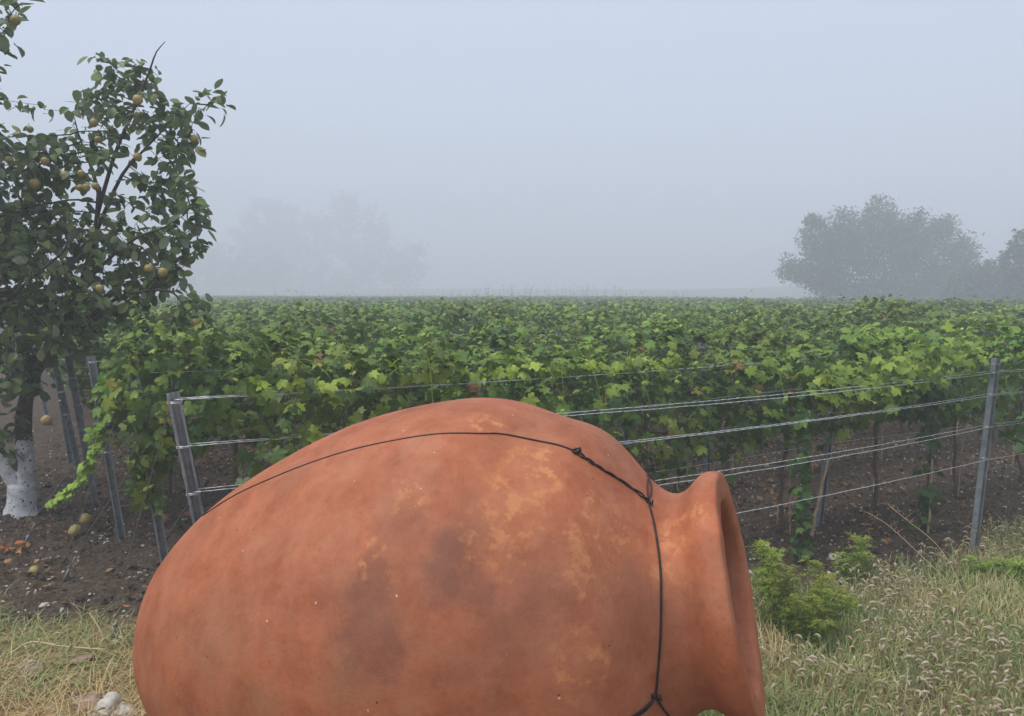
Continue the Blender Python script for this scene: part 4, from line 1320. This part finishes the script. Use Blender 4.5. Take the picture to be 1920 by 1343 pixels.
# feathery weeds
def feather_weed(base, h, spread, stems, label):
    r = empty('feathery_weed', (base[0], base[1], 0))
    ms, ml = MB(), MB()
    for k in range(stems):
        a = rng.uniform(0, 2 * np.pi); sp_ = spread * math.sqrt(rng.random())
        hh_ = h * rng.uniform(.6, 1.0) * (1 - .35 * sp_ / max(spread, 1e-3))
        d = np.array([math.cos(a), math.sin(a), 0])
        st = smooth_path([d * sp_ * .35 + [0, 0, -.02], d * sp_ * .7 + [0, 0, hh_ * .5], d * sp_ + [rng.normal() * .02, rng.normal() * .02, hh_]], 10)
        ms.add(*tube(st, np.linspace(.004, .0015, 10), 5), tint=.4)
        for q in range(2, 10):
            for w in range(3):
                b_ = rng.uniform(0, 2 * np.pi)
                fl = rng.uniform(.07, .17) * (1.15 - q / 14)
                fd = np.array([math.cos(b_), math.sin(b_), rng.uniform(-.1, .7)])
                u = np.linspace(.1, 1, 9)
                fp = st[q] + np.outer(u * fl, fd) - np.outer(u * u * fl * .45, [0, 0, 1])
                sd_ = unit(np.cross(fd, [0, 0, 1]))
                pos = np.repeat(fp, 2, 0)
                tipd = np.concatenate([[sd_ + fd * .6, -sd_ + fd * .6] for _ in range(9)])
                lsz = np.repeat(np.linspace(.034, .014, 9), 2) * rng.uniform(.8, 1.2, 18)
                scatter(ml, WLV, WLF, pos, frames(np.tile([0, 0, 1.], (18, 1)) + rng.normal(size=(18, 3)) * .3, tipd + rng.normal(size=(18, 3)) * .2), lsz, np.clip(np.full(18, .12 + .075 * q) + rng.normal(size=18) * .16, 0, 1))
    ms.build('stem', M['weed_leaf'], r); ml.build('foliage', M['weed_leaf'], r)
    tag(r, label, 'weed')
WLV, WLF = oval_leaf_shape(.20, .08, .2, .7)
WLV, WLF = WLV[:], WLF
w1 = gnd(1490, 1190); feather_weed(w1, .56, .30, 21, 'big bright green feathery weed just right of the jar mouth')
w2 = gnd(1602, 1098); feather_weed(w2, .46, .09, 6, 'slim upright feathery weed by the pale stone')
w3 = gnd(1440, 1120); feather_weed(w3, .52, .10, 7, 'yellow-tipped feathery weed close behind the jar rim')
w4 = gnd(1560, 1150); feather_weed(w4, .2, .12, 6, 'low feathery weed between the big weed and the pale stone')
w5 = gnd(1880, 1085); feather_weed(w5, .22, .2, 10, 'spreading green weed at the foot of the tall right post')

# dry arching stalks
for pts, lb in (([(1805, 1135), (1775, 1090), (1720, 1035), (1665, 985), (1628, 962)], 'long dry grass stalk arching left over the soil'), ([(1812, 1130), (1790, 1075), (1755, 1020), (1700, 975), (1668, 950)], 'second dry grass stalk, bent higher over the soil')):
    g0 = gnd(*pts[0])
    pp = [g0 + [0, 0, -.01]] + [at(x, y, g0[1] + .05 * k) for k, (x, y) in enumerate(pts[1:], 1)]
    mb = MB(); pt = smooth_path(pp, 40)
    mb.add(*tube(pt, np.linspace(.0026, .0013, 40), 5), tint=.86)
    for k in range(16):
        q = pt[rng.integers(20, 40)]
        mb.add(*tube(np.array([q, q + rng.normal(size=3) * .02 + [0, 0, .015]]), .001, 3), tint=.9)
    tag(mb.build('dry_stalk', M['grass']), lb, 'stalk')
for pts, lb in (([(20, 1225), (60, 1204), (120, 1212), (200, 1218)], 'pale dry straw stalk lying across the left grass'), ([(200, 1215), (188, 1185), (172, 1162)], 'short dry grass stalk standing left of the jar')):
    pp = [gnd(x, y, .05) for x, y in pts]
    if 'standing' in lb: pp = [gnd(200, 1215, 0), gnd(200, 1215, 0) + [-.03, 0, .10], gnd(200, 1215, 0) + [-.1, .02, .2]]
    mb = MB(); mb.add(*tube(smooth_path(pp, 20), np.linspace(.006, .003, 20), 6), tint=.8)
    tag(mb.build('dry_stalk', M['grass']), lb, 'stalk')

# stones
def rock(loc, size, mat, label, name='stone'):
    bm_n = 18
    u = np.linspace(0, np.pi, bm_n); a = np.linspace(0, 2 * np.pi, 24, endpoint=False)
    d = np.stack([np.outer(np.sin(u), np.cos(a)), np.outer(np.sin(u), np.sin(a)), np.repeat(np.cos(u)[:, None], 24, 1)], -1).reshape(-1, 3)
    k = rng.random(3) * 9
    rr_ = 1 + .22 * np.sin(d[:, 0] * 2.6 + k[0]) * np.cos(d[:, 1] * 2.2 + k[1]) + .12 * np.sin(d[:, 2] * 4 + d[:, 0] * 3 + k[2]) + .06 * np.sin(d[:, 1] * 9 + k[0])
    V = d * rr_[:, None] * np.asarray(size)
    i = np.arange(bm_n - 1)[:, None] * 24; j = np.arange(24)[None]
    mb = MB(); mb.add(V, np.stack([i + j, i + 24 + j, i + 24 + (j + 1) % 24, i + (j + 1) % 24], -1).reshape(-1, 4))
    o = mb.build(name, mat); o.location = loc; o.rotation_euler = (rng.normal() * .15, rng.normal() * .15, rng.random() * 6)
    tag(o, label, 'stone')
for (x, y), sz, mt, lb in [((1566, 1049), (.055, .04, .035), 'stone', 'rounded pale stone on soil beside the slim feathery weed'), ((1549, 1074), (.055, .03, .014), 'stone', 'flat whitish stone below the rounded pale stone'), ((205, 1336), (.085, .07, .06), 'stone', 'pale pointed stone beside the lower left of the jar'),
                            ((168, 1322), (.07, .06, .045), 'brown_stone', 'brownish stone left of the pale pointed stone'), ((232, 1340), (.05, .05, .035), 'stone', 'small pale stone tucked against the jar'), ((1405, 1075), (.03, .025, .02), 'stone', 'little white stone by the jar rim'),
                            ((152, 1238), (.07, .05, .02), 'brown_stone', 'flat pinkish stone buried in the left dry grass'), ((60, 1255), (.10, .05, .02), 'brown_stone', 'long reddish flat stone in the grass at far left'), ((84, 1137), (.04, .03, .02), 'stone', 'small grey stone at the edge of the left grass')]:
    p = gnd(x, y); rock((p[0], p[1], gz(p[0], p[1]) + sz[2] * .2), sz, M[mt], lb)

# fallen quinces and rotten leaves
for (x, y, r_px, tn, lb) in [(141, 999, 12, .62, 'bright yellow fallen quince left of the guy wires'), (162, 976, 11, .7, 'browning fallen quince beside the bright yellow one'), (304, 977, 11, 1.0, 'reddish fallen quince near the leaning end post'), (65, 1071, 9, .5, 'yellow fallen quince at the edge of the green grass'), (88, 790, 10, .95, 'reddish fallen quince behind the whitewashed trunk')]:
    p = gnd(x, y + 6); rr_ = r_px * p[1] / FPX
    mb = MB(); v, f = quince_mesh(rr_); mb.add(v, f, tn)
    o = mb.build('fallen_quince', M['quince']); o.location = (p[0], p[1], gz(p[0], p[1]) + rr_ * .8); o.rotation_euler = (1.3, rng.normal() * .4, rng.random() * 6)
    tag(o, lb, 'fruit')

# leaf litter, pebbles and clods strewn on the soil
mb = MB()
soilk = lambda x, y: (1 - grassy(x, y)) * np.clip(1.5 - np.abs(y - 6) * .11, .3, 1)
xy = sample(15000, -6, 9, 4.0, 15, lambda x, y: soilk(x, y) * np.clip(fbm(x * .9, y * .9, 81, 3) * 2.2 - .5, .05, 1))
n = len(xy)
pos = np.c_[xy, hsmooth(xy[:, 0], xy[:, 1]) + rng.uniform(.005, .035, n)]
put_leaves(mb, VL + QL, pos, np.array([0, 0, 1.]) + rng.normal(size=(n, 3)) * .5, rng.normal(size=(n, 3)), rng.uniform(.014, .058, n), np.clip(rng.beta(1.8, 1.5, n), 0, 1))
tw_xy = sample(1500, -6, 9, 4.2, 13, soilk)
for p in tw_xy:
    a_ = rng.uniform(0, 6.28); l_ = rng.uniform(.03, .16)
    q = np.array([p[0], p[1], gz(*p) + .012])
    dv = np.array([math.cos(a_), math.sin(a_), rng.normal() * .12]) * l_
    mb.add(*tube(np.array([q, q + dv * .5 + rng.normal(size=3) * .006, q + dv]), rng.uniform(.0012, .0032), 4, cap=False), tint=rng.uniform(.3, .85))
rl = gnd(12, 1032)
n = 26
put_leaves(mb, QL, np.c_[rl[:2] + rng.normal(size=(n, 2)) * [.10, .03], rng.uniform(.01, .05, n)], rng.normal(size=(n, 3)) * .6 + [0, 0, 1.], rng.normal(size=(n, 3)), rng.uniform(.05, .09, n), rng.uniform(.85, 1, n))
tag(mb.build('fallen_leaves', M['litter']), 'brown and tan fallen leaves and twigs strewn over the tilled soil', 'leaf litter', kind='stuff')
def strew(name, n, size, mat, label, cat, keep, flat=.6, tint=None):
    xy = sample(n, -6, 9, 4.0, 14.5, keep)
    n = len(xy)
    th = (1 + 5 ** .5) / 2
    ico = unit(np.array([(-1, th, 0), (1, th, 0), (-1, -th, 0), (1, -th, 0), (0, -1, th), (0, 1, th), (0, -1, -th), (0, 1, -th), (th, 0, -1), (th, 0, 1), (-th, 0, -1), (-th, 0, 1)], float))
    icf = np.array([(0, 11, 5), (0, 5, 1), (0, 1, 7), (0, 7, 10), (0, 10, 11), (1, 5, 9), (5, 11, 4), (11, 10, 2), (10, 7, 6), (7, 1, 8), (3, 9, 4), (3, 4, 2), (3, 2, 6), (3, 6, 8), (3, 8, 9), (4, 9, 5), (2, 4, 11), (6, 2, 10), (8, 6, 7), (9, 8, 1)])
    LV = ico[None] * (1 + rng.normal(size=(n, 12, 1)) * .22) * np.array([1, rng.uniform(.6, .9), flat])
    pos = np.c_[xy, hsmooth(xy[:, 0], xy[:, 1]) + .008]
    mb = MB()
    scatter(mb, LV, icf, pos, frames(np.array([0, 0, 1.]) + rng.normal(size=(n, 3)) * .3, rng.normal(size=(n, 3))), rng.uniform(*size, n) * rng.uniform(.5, 1.3, n), np.zeros(n))
    tag(mb.build(name, mat, smooth=(name == 'pebbles')), label, cat, kind='stuff')
strew('pebbles', 11000, (.004, .015), M['stone'], 'small whitish pebbles scattered over the dark soil', 'pebbles', lambda x, y: soilk(x, y) * np.clip(fbm(x * .8, y * .8, 91, 3) * 2 - .45, .08, 1))
strew('soil_clods', 12000, (.008, .032), M['soil'], 'rough dark clods of tilled soil', 'soil', lambda x, y: soilk(x, y), .7)

# ------------------------------------------------------------------ fog
m = bpy.data.materials.new('fog'); m.use_nodes = True
t = m.node_tree; t.nodes.clear()
o_ = t.nodes.new('ShaderNodeOutputMaterial'); v_ = t.nodes.new('ShaderNodeVolumePrincipled')
v_.inputs['Color'].default_value = (0.73, 0.775, 0.825, 1)
v_.inputs['Density'].default_value = 0.0094
v_.inputs['Anisotropy'].default_value = 0.0
t.links.new(v_.outputs[0], o_.inputs['Volume'])
mb = MB()
x0, x1, y0, y1, z0, z1 = -305., 305., -45., 318., -1.2, 44.0
mb.add([(x, y, z) for z in (z0, z1) for y in (y0, y1) for x in (x0, x1)], np.array([(0, 2, 3, 1), (4, 5, 7, 6), (0, 1, 5, 4), (2, 6, 7, 3), (0, 4, 6, 2), (1, 3, 7, 5)]))
tag(mb.build('haze', m, smooth=False), 'even pale morning fog filling the air over the vineyard', 'fog', kind='stuff')
print('individual vines', min(NEAR_MAX, len(cands)), 'rest', len(rest), 'posts', len(posts))
